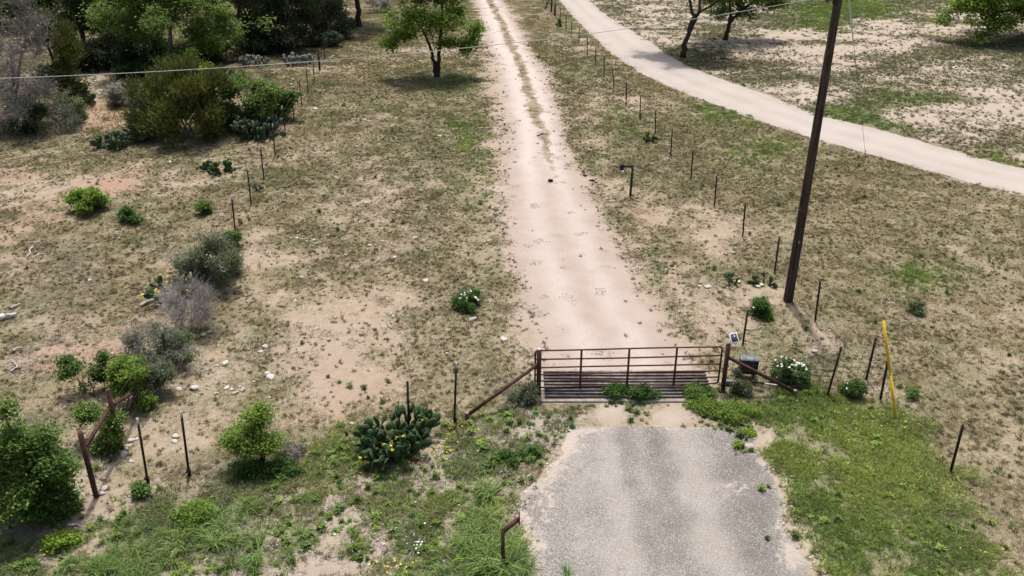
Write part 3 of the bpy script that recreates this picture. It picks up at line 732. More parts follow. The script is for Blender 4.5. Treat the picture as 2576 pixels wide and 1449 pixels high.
# grey twig and dead grass litter
x, y, r = candidates(60000, 6, 11, 60)
Fs = fields(x, y); d, g, a = on_road(Fs)
pr = np.clip(Fs['grey'] - .2, 0, 1) * .55 + blobs(Fs['px'], Fs['py'], [(1300,1000,70,28,.7),(560,1215,90,45,.6),(700,160,110,14,.5),(130,840,120,60,.25),(470,800,70,50,.4),(420,930,70,40,.4),(80,930,90,60,.3),(1890,835,30,12,.5)])
keep = (r.random(len(x)) < pr) & ~d & ~g & ~a & ~in_pit(x, y, .25)
x, y = x[keep], y[keep]; n = len(x)
tint = lerp(C_(.17, .15, .13) * np.ones((n, 1)), C_(.42, .385, .34) * np.ones((n, 1)), r.random(n))
scatter('twig_litter', 'grey twigs and dead stems littering the ground', src_twig, np.stack([x, y, np.zeros(n)], 1), r.random(n) * 6.283, r.uniform(.5, 1.2, n), tint, r.integers(0, 4, n))

# standing straw
x, y, r = candidates(40000, 7, 14, 80)
Fs = fields(x, y); d, g, a = on_road(Fs)
pr = blobs(Fs['px'], Fs['py'], [(300,310,70,45,.9),(360,390,90,18,.3),(1620,300,40,40,.25),(1560,330,30,30,.2),(250,180,40,20,.3),(600,700,40,60,.2),(470,400,60,12,.3)]) + np.where(Fs['right_field'], .05, .006) + np.where(Fs['left'], .02, 0)
keep = (r.random(len(x)) < pr) & ~d & ~g & ~a & (Fs['dd'] < -.6) & ~in_pit(x, y, .4)
x, y = x[keep], y[keep]; n = len(x)
tint = lerp(C_(.20, .175, .085) * np.ones((n, 1)), C_(.42, .36, .19) * np.ones((n, 1)), r.random(n))
scatter('standing_straw', 'thin yellow straw standing in the pasture', src_straw, np.stack([x, y, np.zeros(n)], 1), r.random(n) * 6.283, r.uniform(.5, 1.1, n), tint, r.integers(0, 3, n))

# wildflowers of the verge
def flower_mesh(rng, petals, rad, h):
    mb = MB()
    tube(mb, [(0, 0, 0), (rng.normal() * .01, rng.normal() * .01, h)], [.004, .003], 3, False, np.array([.35, .8, .3]))
    for i in range(petals):
        a = i * 6.283 / petals + rng.normal() * .1
        d_ = np.array([math.cos(a), math.sin(a), .25]); s_ = np.array([-math.sin(a), math.cos(a), 0])
        mb.add([(0, 0, h), d_ * rad * .7 + s_ * rad * .4 + (0, 0, h), d_ * rad + (0, 0, h), d_ * rad * .7 - s_ * rad * .4 + (0, 0, h)], [(0, 1, 2, 3)], np.ones(3))
    return mb
src_flower = source('verge_flower', [flower_mesh(rng, 5, .032, h) for h in (.10, .14, .08)], M['blade'])
FL = []
r = np.random.default_rng(14)
def fl(cx, cy, rx, ry, k, c):
    for i in range(k): FL.append((cx + r.normal() * rx, cy + r.normal() * ry, c))
PUR, ORG, YEL, WHT = C_(.40, .27, .52), C_(.62, .17, .07), C_(.80, .62, .06), C_(.85, .84, .86)
fl(800, 1390, 170, 35, 60, PUR); fl(950, 1300, 120, 40, 14, PUR); fl(1275, 1192, 8, 6, 6, PUR); fl(1040, 1385, 60, 30, 22, PUR); fl(2130, 1060, 60, 20, 9, PUR); fl(700, 1330, 100, 30, 20, PUR)
fl(1060, 1170, 18, 10, 5, ORG); fl(605, 1190, 14, 4, 5, ORG); fl(730, 1245, 40, 20, 5, ORG); fl(955, 1180, 30, 14, 3, ORG); fl(1205, 1100, 5, 5, 2, ORG); fl(1075, 1120, 8, 4, 4, ORG)
fl(1100, 1140, 25, 22, 26, YEL); fl(990, 1430, 40, 14, 24, YEL); fl(2260, 1075, 40, 22, 10, YEL); fl(1140, 1090, 30, 14, 12, YEL); fl(2500, 1400, 60, 40, 10, YEL)
fl(1051, 1378, 6, 6, 10, WHT); fl(1562, 983, 6, 4, 12, WHT); fl(1000, 1330, 80, 40, 6, WHT)
P = np.array([at(q[0], q[1]) for q in FL]); n = len(P)
Ff = survey(P[:, 0], P[:, 1])
scatter('wildflowers', 'tiny purple, orange, yellow and white wildflowers in the verge', src_flower, P, r.random(n) * 6.283, r.uniform(.45, .85, n), np.array([q[2] for q in FL]) * r.uniform(.8, 1.15, (n, 1)), r.integers(0, 3, n))

# pebbles and loose gravel
icv, icf = ico(1)
def stone_mb(rng, flat=.6):
    v = icv * (1 + rng.normal(size=(len(icv), 1)) * .16); v[:, 2] *= flat; v[:, 2] += flat * .5
    sh = rng.uniform(.8, 1.2); return MB().add(v, icf, np.array([sh, sh, sh]))
src_peb = source('pebble', [stone_mb(rng) for k in range(5)], M['blade'])
x, y, r = [np.concatenate(q) if i < 2 else q[0] for i, q in enumerate(zip(candidates(60000, 9, 11.5, 60), candidates(26000, 35, 11.0, 20)))]
Fs = fields(x, y); d, g, a = on_road(Fs)
pr = .018 + .05 * (fbm(x, y, .6, 3, 81) > .6) + blobs(Fs['px'], Fs['py'], [(640,900,80,80,.12),(760,590,90,30,.12),(310,1140,40,30,.3),(560,980,80,20,.15)]) + np.where(a, 0, blobs(Fs['px'], Fs['py'], [(1400,1130,60,70,.9),(1325,1300,26,120,.9),(1990,1240,25,90,.5),(2050,1400,40,60,.4),(1440,1090,30,20,.5)]))
pr = np.where(Fs['far'] | Fs['right_field'], .004, pr)
keep = (r.random(len(x)) < np.where(a | g, 0, np.where(d, .012, pr))) & ~in_pit(x, y, .1)
x, y = x[keep], y[keep]; n = len(x)
tint = lerp(C_(.30, .25, .20) * np.ones((n, 1)), C_(.64, .59, .52) * np.ones((n, 1)), r.random(n))
scatter('pebbles', 'loose pale pebbles scattered on the earth', src_peb, np.stack([x, y, np.zeros(n)], 1), r.random(n) * 6.283, .010 + .03 * r.random(n) ** 3, tint, r.integers(0, 5, n))

# ------------------------------------------------------------------ utility pole, power line, guy wire
pb = at(1982, 757); ptop_vis = on_plane(2108, 0, pb[1])
POLE_H = 10.4
lean = (ptop_vis[0] - pb[0]) / ptop_vis[2]
pole = thing('utility_pole', 'tall dark brown wooden utility pole standing by the fence corner', 'utility pole', pb)
mb = MB(); hs = np.linspace(-.3, POLE_H, 24)
tube(mb, [(lean * h, 0, h) for h in hs], np.interp(hs, [0, POLE_H], [.150, .105]) * (1 + .015 * np.sin(hs * 7)), 16)
link('shaft', mb.mesh('shaft', M['pole'], smooth=True), pole)
mb = MB(); zc = 9.25
box(mb, (lean * 9.2 - .16, 0, 9.22), (.22, .05, .05), .006); box(mb, (lean * 9.2 - .115, 0, 9.22), (.02, .12, .26), .005)
link('bracket', mb.mesh('bracket', M['dark_steel']), pole)
mb = MB(); tube(mb, [(lean * 9.2 - .29, 0, 9.14), (lean * 9.2 - .29, 0, 9.20), (lean * 9.2 - .29, 0, 9.24), (lean * 9.2 - .29, 0, 9.31)], [.05, .065, .05, .03], 10)
link('insulator', mb.mesh('insulator', M['glass'], smooth=True), pole)
mb = MB(); box(mb, (.0, -.152, 2.1), (.07, .006, .11), .002)
link('tag', mb.mesh('tag', M['grey_steel']), pole)
mb = MB(); tube(mb, [(lean * 9.6 + .108, .0, 9.6), (lean * 9.6 + .19, .03, 9.6)], [.015, .015], 6); box(mb, (lean * 9.6 + .16, 0.02, 9.6), (.08, .05, .09), .005)
link('guy_hook', mb.mesh('guy_hook', M['dark_steel']), pole)

A0 = pb + np.array([lean * 9.2 - .29, 0, 9.30]); B0 = on_plane(-260, 205, 16.4)
def sag_line(a, b, sag, n=48):
    t = np.linspace(0, 1, n)[:, None]
    p = a * (1 - t) + b * t; p[:, 2] -= (4 * sag * t * (1 - t))[:, 0]
    return p
mid = on_plane(840, 152, (A0[1] * .62 + B0[1] * .38))
cab = thing('power_line', 'thin pale overhead power line running from the wooden pole', 'power line', A0)
mb = MB(); tube(mb, sag_line(A0, B0, .42) - A0, .0075, 6); link('cable', mb.mesh('cable', M['cable'], smooth=True), cab)

ga = at(2176, 387); gt = pb + np.array([lean * 9.6 + .19, .03, 9.6])
guy = thing('guy_wire', 'thin guy wire from the pole top to the far gravel road edge', 'guy wire', ga)
mb = MB(); tube(mb, [gt - ga, (0, 0, .05)], .007, 5); link('strand', mb.mesh('strand', M['wire']), guy)
mb = MB(); dgy = (ga - gt); tube(mb, [gt - ga + dgy * .03, gt - ga + dgy * .24], [.019, .019], 8); link('strain_insulator', mb.mesh('strain_insulator', M['fibreglass'], smooth=True), guy)
mb = MB(); tube(mb, [(0, 0, -.05), (0, 0, .14)], .018, 8); tube(mb, [(-.03, 0, .14), (0, 0, .18), (.03, 0, .14)], .008, 5); link('anchor_rod', mb.mesh('anchor_rod', M['dark_steel']), guy)

# ------------------------------------------------------------------ gate posts, gate, cattle guard
def pipe_part(name, a, b, r, mat, parent, n=12, origin=None, extra=None):
    mb = MB(); o_ = np.zeros(3) if origin is None else origin
    tube(mb, [np.asarray(a) - o_, np.asarray(b) - o_], [r, r], n)
    if extra: extra(mb)
    return link(name, mb.mesh(name, mat), parent)
def cap_part(p, r, parent, o_, mat='concrete'):
    mb = MB(); p = np.asarray(p) - o_
    tube(mb, [p - (0, 0, .01), p + (0, 0, .012), p + (0, 0, .03)], [r * .96, r * .9, r * .45], 12)
    return link('cap', mb.mesh('cap', M[mat], smooth=False), parent)
PL = at(1354.7, 991); PR = at(1817.8, 980.5)
HL = on_plane(1356.5, 878.4, PL[1])[2]; HR = on_plane(1829.6, 866.6, PR[1])[2]
SL = at(1175, 1056); SR = at(1998, 996)
t1 = thing('gate_post', 'rusty pipe gate post on the hinge side with sloping brace and concrete filled cap', 'gate post', PL)
pipe_part('post', PL - (0, 0, .3), PL + (0, 0, HL), .062, M['rust'], t1, origin=PL); cap_part(PL + (0, 0, HL), .058, t1, PL, 'white_tip')
pipe_part('brace', PL + (-.04, -.03, .93), SL + (.05, .02, .16), .048, M['rust'], t1, origin=PL)
pipe_part('stub_post', SL - (0, 0, .2), SL + (0, 0, .20), .056, M['rust'], t1, origin=PL); cap_part(SL + (0, 0, .20), .054, t1, PL)
for hz in (.28, 1.02):
    mb = MB(); tube(mb, [(0, .05, hz), (-.02, .13, hz)], .014, 6); box(mb, (-.005, .07, hz), (.05, .04, .05), .004); link('hinge_pin', mb.mesh('hinge_pin', M['rust']), t1)
t2 = thing('gate_post', 'rusty pipe gate post on the latch side carrying the small solar panel', 'gate post', PR)
pipe_part('post', PR - (0, 0, .3), PR + (0, 0, HR), .060, M['rust'], t2, origin=PR); cap_part(PR + (0, 0, HR), .056, t2, PR, 'rust')
pipe_part('brace', PR + (.05, -.03, 1.02), SR + (-.05, .02, .14), .048, M['rust'], t2, origin=PR)
pipe_part('stub_post', SR - (0, 0, .2), SR + (0, 0, .17), .056, M['rust'], t2, origin=PR); cap_part(SR + (0, 0, .17), .054, t2, PR)

GY0, GY1 = PL[1] + .12, PR[1] + .12
gl = on_plane(1346, 938, GY0); gr = on_plane(1814, 916, GY1)
GX0, GX1 = gl[0], gr[0] - .02
ori = np.array([GX0, GY0, 0.0]); gdir = np.array([GX1 - GX0, GY1 - GY0, 0]); GLEN = np.linalg.norm(gdir); gdir /= GLEN
gate = thing('pipe_gate', 'closed red brown tubular steel gate with six rails across the drive', 'gate', ori)
gate.rotation_euler = (0, 0, math.atan2(gdir[1], gdir[0]))
zt, zb = on_plane(1585, 877, (GY0 + GY1) / 2)[2], on_plane(1585, 979, (GY0 + GY1) / 2)[2]
zb = max(zb, .12)
rails = zb + (zt - zb) * np.array([0, .175, .355, .54, .76, 1.0])
RR = .022
def arc_end(x_end, sgn):
    rc = .10; p = []
    for k in range(7):
        a = k / 6 * math.pi / 2
        p.append((x_end - sgn * rc + sgn * rc * math.sin(a), 0, zt - rc + rc * math.cos(a)))
    p.append((x_end, 0, (zt + zb) / 2))
    for k in range(7):
        a = k / 6 * math.pi / 2
        p.append((x_end - sgn * rc + sgn * rc * math.cos(a), 0, zb + rc - rc * math.sin(a)))
    return p
for xe, s in ((GLEN, 1), (0, -1)):
    mb = MB(); tube(mb, arc_end(xe, s), RR + .003, 10); link('end_frame', mb.mesh('end_frame', M['gate_red'], smooth=True), gate)
for i, z in enumerate(rails):
    mb = MB(); e = .10 if i in (0, 5) else .0
    pts = [(x, 0, z + .006 * math.sin(x * 1.3 + i * 2)) for x in np.linspace(e, GLEN - e, 14)]
    tube(mb, pts, RR, 10); link('rail', mb.mesh('rail', M['gate_red'], smooth=True), gate)
for fx in (.245, .50, .755):
    mb = MB(); box(mb, (GLEN * fx, -.027, (zt + zb) / 2), (.058, .010, zt - zb + .05), .002); link('upright', mb.mesh('upright', M['gate_red']), gate)
mb = MB()
for k in range(8): tube(mb, [(GLEN + .02 + .02 * k, -.02 - .01 * (k % 2), rails[4] + .02 - .006 * k), (GLEN + .045 + .02 * k, -.015, rails[4] + .012 - .006 * k)], .006, 5)
link('latch_chain', mb.mesh('latch_chain', M['dark_steel']), gate)

cg = thing('cattle_guard', 'grey pipe cattle guard over a dark pit under the gate', 'cattle guard', ((PIT_X0 + PIT_X1) / 2, (PIT_Y0 + PIT_Y1) / 2, 0))
hw, hl = (PIT_X1 - PIT_X0) / 2, (PIT_Y1 - PIT_Y0) / 2
mb = MB()
D = .55
v = [(-hw, -hl, .0), (hw, -hl, .0), (hw, hl, .0), (-hw, hl, .0), (-hw, -hl, -D), (hw, -hl, -D), (hw, hl, -D), (-hw, hl, -D)]
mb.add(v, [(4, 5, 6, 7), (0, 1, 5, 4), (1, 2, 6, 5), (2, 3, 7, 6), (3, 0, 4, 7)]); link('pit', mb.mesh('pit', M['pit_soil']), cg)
for sy in (-1, 1):
    mb = MB(); box(mb, (0, sy * (hl - .02), -.03), (2 * hw + .16, .13, .16), .012); link('sill', mb.mesh('sill', M['concrete']), cg)
for sx in (-1, 1):
    mb = MB(); box(mb, (sx * (hw - .01), 0, -.02), (.10, 2 * hl - .18, .13), .01); link('side_beam', mb.mesh('side_beam', M['concrete']), cg)
npipe = 9
for k in range(npipe):
    yy = -hl + .13 + (2 * hl - .26) * k / (npipe - 1)
    mb = MB(); tube(mb, [(-hw + .06, yy, .085), (0, yy + .006 * math.sin(k), .078), (hw - .06, yy, .085)], .034, 10); link('pipe', mb.mesh('pipe', M['grey_steel'], smooth=True), cg)
for xx in (-hw * .52, 0, hw * .52):
    mb = MB(); box(mb, (xx, 0, -.02), (.09, 2 * hl - .1, .12), .005); link('bearer', mb.mesh('bearer', M['rust']), cg)

# solar panel on the latch post
sp = PR + np.array([0, 0, HR])
sol = thing('solar_panel', 'small white framed solar panel tilted on top of the gate post', 'solar panel', sp + (0, 0, .0))
c = on_plane(1847, 850, PR[1]) - sp
nrm = np.array([-.30, -.62, .72]); nrm /= np.linalg.norm(nrm)
uu = np.array([.66, -.10, .30]); uu -= nrm * uu.dot(nrm); uu /= np.linalg.norm(uu); vv = np.cross(nrm, uu)
Rm = np.stack([uu, vv, nrm], 1)
mb = MB(); box(mb, c, (.20, .27, .022), .004, Rm); link('frame', mb.mesh('frame', M['white_paint']), sol)
mb = MB(); box(mb, c + nrm * .0125, (.155, .222, .004), 0, Rm); link('cell_panel', mb.mesh('cell_panel', M['cell']), sol)
mb = MB(); tube(mb, [(0, 0, .0), (.01, 0, .07), c - nrm * .02], [.02, .016, .014], 8); link('bracket', mb.mesh('bracket', M['white_paint']), sol)

# gate opener control box on a short stand behind the brace
bxp = at(1884, 962); bxp[1] += .25
cb = thing('control_box', 'dark blue black gate control box with a grey lid behind the brace', 'control box', bxp)
cb.rotation_euler = (0, 0, -.12)
mb = MB(); box(mb, (0, 0, .39), (.48, .29, .42), .02); link('case', mb.mesh('case', M['box_dark']), cb)
mb = MB(); box(mb, (0, 0, .615), (.50, .31, .05), .014); box(mb, (0, 0, .645), (.36, .20, .016), .005); link('lid', mb.mesh('lid', M['box_lid']), cb)
mb = MB(); box(mb, (0, -.157, .42), (.06, .012, .08), .003); link('lock', mb.mesh('lock', M['dark_steel']), cb)
for sx in (-.17, .17):
    mb = MB(); box(mb, (sx, .02, .10), (.05, .05, .24), .004); link('leg', mb.mesh('leg', M['dark_steel']), cb)

a0 = at(1893, 968); a1 = at(1984, 981)
ar = thing('actuator_arm', 'white rod of the gate opener lying low before the brace', 'gate opener', a0)
a0z, a1z = np.array([0, 0, .10]), a1 - a0 + (0, 0, .10)
d_ = (a1z - a0z)
mb = MB(); tube(mb, [a0z + d_ * .30, a1z], .018, 8); link('rod', mb.mesh('rod', M['white_paint'], smooth=True), ar)
mb = MB(); tube(mb, [a0z, a0z + d_ * .32], .026, 8); box(mb, a0z + d_ * .02, (.10, .09, .08), .01); link('housing', mb.mesh('housing', M['dark_steel']), ar)
for t_ in (.06, .95):
    mb = MB(); tube(mb, [a0z * 0 + d_ * t_ * np.array([1, 1, 0]) + (0, 0, -.02), a0z * 0 + d_ * t_ * np.array([1, 1, 0]) + (0, 0, .10)], .014, 6); link('support', mb.mesh('support', M['dark_steel']), ar)
mt = at(1831, 968)
mo = thing('gate_motor', 'small grey gate motor at the foot of the latch post', 'motor', mt)
mb = MB(); box(mb, (.05, 0, .09), (.24, .13, .12), .02); link('housing', mb.mesh('housing', M['box_lid']), mo)
mb = MB(); box(mb, (.05, 0, .02), (.28, .17, .04), .005); link('base', mb.mesh('base', M['dark_steel']), mo)

# ------------------------------------------------------------------ fences
def tpost_mesh(h, r=.024, bury=.25):
    mb = MB()
    prof = [(-r, -.004), (-.005, -.004), (-.005, -r * 1.7), (.005, -r * 1.7), (.005, -.004), (r, -.004), (r, .006), (-r, .006)]
    n = len(prof); v = [(x, y, -bury) for x, y in prof] + [(x, y, h) for x, y in prof]
    f = [(i, (i + 1) % n, n + (i + 1) % n, n + i) for i in range(n)] + [tuple(range(n, 2 * n)), tuple(range(n))[::-1]]
    mb.add(v, f)
    k = int(h / .11)
    for i in range(k): box(mb, (0, -r * 1.7 - .003, .08 + i * .11), (.012, .010, .030))
    return mb
def post_from(b, t, r=.028):
    P = at(*b); T = on_plane(*t, P[1]); h = T[2]; ln = (T[0] - P[0]) / h
    return P, h, ln
def place_post(parent, org, b, t, tip=False, r=.028, name='fence_post', rz=0.0, mat='dark_steel', clamp=False):
    P, h, ln = post_from(b, t)
    ht = .17 if tip else 0
    o = link(name, tpost_mesh(h - ht, r).mesh(name, M[mat]), parent, P - org if parent is not None else P)
    o.rotation_euler = (0, math.atan(ln), rz)
    if tip:
        w_ = link('white_tip', tpost_mesh(ht, r * 1.04, 0).mesh('white_tip', M['white_tip']), o, (0, 0, h - ht))
    if clamp:
        mb = MB(); box(mb, (0, -.02, .14), (.10, .09, .07), .01); box(mb, (.03, -.03, .06), (.05, .05, .10), .008); link('clamp', mb.mesh('clamp', M['dark_steel']), o)
    return P, h, ln
def strand(parent, org, pts, r=.0032, name='wire'):
    mb = MB(); tube(mb, np.array(pts) - org, r, 3, False); return link(name, mb.mesh(name, M['wire']), parent)
# long fence right of the driveway
F1 = [((1366,8),(1366,-32)),((1375.6,18),(1375.6,-22)),((1398,43),(1398,6)),((1409.6,61),(1409.6,20.6)),((1424,78),(1424,36)),((1438.5,96),(1438,53)),((1456.7,114),(1457,68)),((1477,138.5),(1477.5,92)),((1498,164),(1499,115)),((1519.5,192),(1519.5,141)),
      ((1545,222),(1540,171)),((1575,262.5),(1575.5,206.6)),((1610,299),(1611,239)),((1648,340),(1649.5,276)),((1687,392),(1691,325)),((1738,450),(1743,380)),((1797,518),(1802,441)),((1868,594),(1874,510)),((1948,686),(1960,595)),((2050,806),(2062,706)),((2178,955),(2203.5,849.5)),((2214,1004),(2231.5,907.5)),((2390,1186),(2421,1067))]
org = at(1948, 686)
f1 = thing('wire_fence', 'long straight wire fence with bare dark steel posts right of the driveway', 'fence', org)
pp = []
for b, t in F1: pp.append(place_post(f1, org, b, t, r=.027, rz=.4))
for z in (.30, .55, .80, 1.02, 1.2):
    strand(f1, org, [P + np.array([ln * z, 0, z + .01 * math.sin(i * 2.1 + z * 9)]) for i, (P, h, ln) in enumerate(pp)], .0036)
# braced wooden pair in the far part of that fence
P = at(1387, 30); o = link('wooden_post', None, f1, P - org)
bpy.data.objects.remove(o)
mb = MB(); tube(mb, [(0, 0, -.2), (.02, 0, 1.5)], [.075, .065], 8); link('wooden_post', mb.mesh('wooden_post', M['bark_dark']), f1, P - org)
mb = MB(); tube(mb, [(-.55, 1.6, -.1), (.0, .0, 1.35)], [.05, .045], 7); link('wooden_brace', mb.mesh('wooden_brace', M['bark_dark']), f1, P - org)
P = at(1395, 39); mb = MB(); tube(mb, [(0, 0, -.2), (.0, 0, .85)], [.06, .055], 8); link('wooden_post', mb.mesh('wooden_post', M['bark_dark']), f1, P - org)

# net fence from the latch post to the corner
NA, NC = post_from((2081,996),(2117.6,872)), F1[21]
PC = at(*NC[0])
org = PR.copy()
nf = thing('net_fence', 'low square mesh wire fence running right from the latch post', 'fence', org)
PA, hA, lnA = place_post(nf, org, (2081,996), (2117.6,872), r=.028, rz=.1)
line = [PR + (0, .07, 0), PA + (0, .03, 0), PC + (-.02, .02, 0)]
mb = MB(); HN = 1.08
def online(s):
    L1 = np.linalg.norm(line[1] - line[0]); L2 = np.linalg.norm(line[2] - line[1]); s = s * (L1 + L2)
    return (line[0] + (line[1] - line[0]) * s / L1) if s < L1 else (line[1] + (line[2] - line[1]) * (s - L1) / L2)
LT = np.linalg.norm(line[1] - line[0]) + np.linalg.norm(line[2] - line[1])
nv = int(LT / .17)
for i in range(nv + 1):
    q = online(min(i / nv, .9999)) - org; w_ = .012 * math.sin(i * 1.7)
    tube(mb, [q + (w_, 0, .02), q + (w_ * 2, 0, HN * .5), q + (w_ + lnA * i / nv * .8, 0, HN + .02 * math.sin(i * .6))], .0055, 3, False)
for z in (.05, .22, .40, .58, .76, .92, 1.08):
    tube(mb, [online(min(s, .9999)) - org + (lnA * s * z * .7, 0, z + .02 * math.sin(s * 14)) for s in np.linspace(0, 1, 30)], .0055, 3, False)
link('wire_mesh', mb.mesh('wire_mesh', M['wire']), nf)

# lone post behind the solar panel with a loop of wire
P, h, ln = post_from((1868,868),(1881,780))
lp = thing('steel_post', 'lone dark steel post with a wire loop behind the solar panel', 'post', P)
o = link('post', tpost_mesh(h, .027).mesh('post', M['dark_steel']), lp); o.rotation_euler = (0, math.atan(ln), .3)
mb = MB(); tube(mb, [(.08 * math.cos(a) - .02, .05 * math.sin(a), h * .66 + .07 * math.sin(a + .4)) for a in np.linspace(0, 6.283, 16)], .006, 5); link('wire_loop', mb.mesh('wire_loop', M['wire']), lp)

# left fence with white tipped posts
F2 = [((871,25),(871,-22)),((862,34),(861,-8)),((848,78),(847,40)),((829,115),(828,74)),((816,148),(815.5,103)),((791,204),(786,142)),((775.7,233),(770,168)),((759.5,264),(752,196)),((739.5,301),(732.7,228.5)),((719,343),(709,266)),((692,390),(686,310)),((664,450),(655,362)),((632,512),(622,418)),((592,581),(583,490)),((548,676),(535,585)),((494,785),(480,684)),((425,930),(408,823))]
org = at(592, 581)
f2 = thing('wire_fence', 'straight wire fence with white tipped steel posts along the left pasture', 'fence', org)
pp = []
for i, (b, t) in enumerate(F2): pp.append(place_post(f2, org, b, t, tip=i >= 5, r=.025, rz=-.3))
c2 = at(304.6, 1130)
for z in (.35, .65, .95, 1.25):
    strand(f2, org, [P + np.array([ln * z, 0, z]) for P, h, ln in pp] + [c2 + (0, 0, z)], .0036)
P = at(804.5, 176); T = on_plane(799.6, 123, P[1])
mb = MB(); tube(mb, [(0, 0, -.2), ((T[0] - P[0]), 0, T[2])], [.07, .06], 8); link('wooden_post', mb.mesh('wooden_post', M['bark_dark']), f2, P - org)

# pipe corner of the left fence
c1 = at(242, 1250); c1t = on_plane(201.5, 1089, c1[1]); c2t = on_plane(271, 980, c2[1])
cf = thing('corner_brace', 'rusty pipe fence corner with a sloping rail by the big green bush', 'fence corner', c1)
pipe_part('post', c1 - (0, 0, .3), c1t, .058, M['rust'], cf, origin=c1); pipe_part('post', c2 - (0, 0, .3), c2t, .058, M['rust'], cf, origin=c1)
j1 = c1 + (c1t - c1) * .78; j2 = c2 + (c2t - c2) * .74; c3 = on_plane(339, 985, 18.6)
pipe_part('rail', j1 + (.03, .04, 0), j2 + (-.01, -.05, 0), .046, M['rust'], cf, origin=c1); pipe_part('rail', j2 + (.03, .04, 0), c3, .046, M['rust'], cf, origin=c1)
c3b = c3.copy(); c3b[2] = -.2
pipe_part('post', c3b, c3 + (0, 0, .05), .052, M['rust'], cf, origin=c1)
mb = MB()
for z in (.5, .8, 1.1, 1.4): tube(mb, [np.array([.06, .03, z]), c2 - c1 + (-.06, -.03, z)], .0028, 3, False)
tube(mb, [(.04, 0, 1.2), (-.9, .7, .9), (-1.7, 1.6, .15)], .003, 3, False); tube(mb, [c2 - c1 + (0, 0, .95), c2 - c1 + (-.8, .2, .55), c2 - c1 + (-1.5, .7, .6)], .003, 3, False)
link('tie_wire', mb.mesh('tie_wire', M['wire']), cf)

# front fence between the pipe corner and the gate
org = at(476, 1195.5)
ff = thing('wire_fence', 'front wire fence with a few white tipped posts from corner to gate', 'fence', org)
FP = [((372,1214),(344.6,1052),True,True),((476,1195.5),(454.5,1034.6),True,True),((661,1165),(648,1030),False,False),((1029,1086),(1025,960),False,False),((1143,1062),(1148,912),True,True)]
pp = [place_post(ff, org, b, t, tip=tp, r=.027, rz=.15, clamp=cl) for b, t, tp, cl in FP]
for z in (.10, .14):
    strand(ff, org, [c1 + (0, 0, z)] + [P + np.array([ln * z, -.03, z]) for P, h, ln in pp] + [SL + (0, 0, z)], .003)

# yellow marker pole
yb = at(2253.5, 1053); yt = on_plane(2222.8, 808, yb[1] + .55)
ym = thing('marker_pole', 'tall bright yellow plastic marker pole leaning over the green verge', 'marker pole', yb)
L_ = yt - yb
mb = MB(); tube(mb, [-L_ * .05, L_ * .47], .036, 10); link('lower_tube', mb.mesh('lower_tube', M['yellow'], smooth=False), ym)
mb = MB(); tube(mb, [L_ * .465, L_], .032, 10); link('upper_tube', mb.mesh('upper_tube', M['yellow'], smooth=False), ym)
mb = MB(); tube(mb, [L_ * .455, L_ * .475], .040, 10); link('joint_ring', mb.mesh('joint_ring', M['yellow']), ym)

# keypad posts
def rect_tube(mb, a, b, w_, col=None):
    a = np.asarray(a, float); b = np.asarray(b, float); d, u, v = basis(b - a); h = w_ / 2
    cr = [u * h + v * h, -u * h + v * h, -u * h - v * h, u * h - v * h]
    mb.add([a + q for q in cr] + [b + q for q in cr], [(0, 1, 5, 4), (1, 2, 6, 5), (2, 3, 7, 6), (3, 0, 4, 7), (3, 2, 1, 0), (4, 5, 6, 7)])
kb = at(1585, 494); kt = on_plane(1592, 418, kb[1])
kp = thing('keypad_post', 'black gooseneck keypad post with a box on its arm beside the driveway', 'keypad post', kb)
q = kt - kb
mb = MB(); rect_tube(mb, (0, 0, -.2), q + (0, 0, .04), .085); link('post', mb.mesh('post', M['dark_steel']), kp)
ae = on_plane(1567, 418, kb[1] - .05) - kb; ae[2] = q[2]
mb = MB(); rect_tube(mb, q + (-.044, 0, -.004), ae, .075); link('arm', mb.mesh('arm', M['dark_steel']), kp)
mb = MB(); box(mb, ae + (-.04, 0, -.03), (.15, .13, .22), .012); box(mb, ae + (-.04, -.02, .095), (.18, .18, .02), .004); link('keypad_box', mb.mesh('keypad_box', M['box_dark']), kp)
kb = at(1265, 1417); kt = on_plane(1265, 1335, kb[1])
kp = thing('keypad_post', 'rusty angled keypad post with a bare end plate in tall grass by the apron', 'keypad post', kb)
q = kt - kb
mb = MB(); rect_tube(mb, (0, 0, -.2), q, .075); link('post', mb.mesh('post', M['rust']), kp)
ae = on_plane(1305, 1305, kb[1] + .28) - kb
mb = MB(); rect_tube(mb, q + (0, 0, -.02), ae, .070); link('arm', mb.mesh('arm', M['rust']), kp)
mb = MB(); box(mb, ae + (.01, .0, .0), (.03, .14, .22), .004); link('end_plate', mb.mesh('end_plate', M['rust']), kp)

# ------------------------------------------------------------------ trees and shrubs
def rand_in(rng, n, ells, shell=.55):
    """branch tips gathered in uneven lobes over the given crown masses, so that the outline is ragged and gaps stay open"""
    vol = np.array([e[1][0] * e[1][1] * e[1][2] for e in ells]) ** .8
    out = []
    for e, q in zip(ells, vol / vol.sum()):
        m = max(3, int(round(n * q))); nl = max(3, int(m / 7))
        d = rng.normal(size=(nl, 3)); d /= np.linalg.norm(d, axis=1)[:, None]
        lc = d * (shell ** 3 + (1 - shell ** 3) * rng.random(nl))[:, None] ** (1 / 3) * rng.uniform(.72, 1.12, nl)[:, None]
        k = rng.integers(0, nl, m)
        p = lc[k] + rng.normal(size=(m, 3)) * (.09 + .10 * rng.random(nl))[k][:, None]
        p *= np.where(rng.random(m) < .14, rng.uniform(1.12, 1.4, m), 1)[:, None]
        out.append(e[0] + p * e[1])
    return np.concatenate(out)
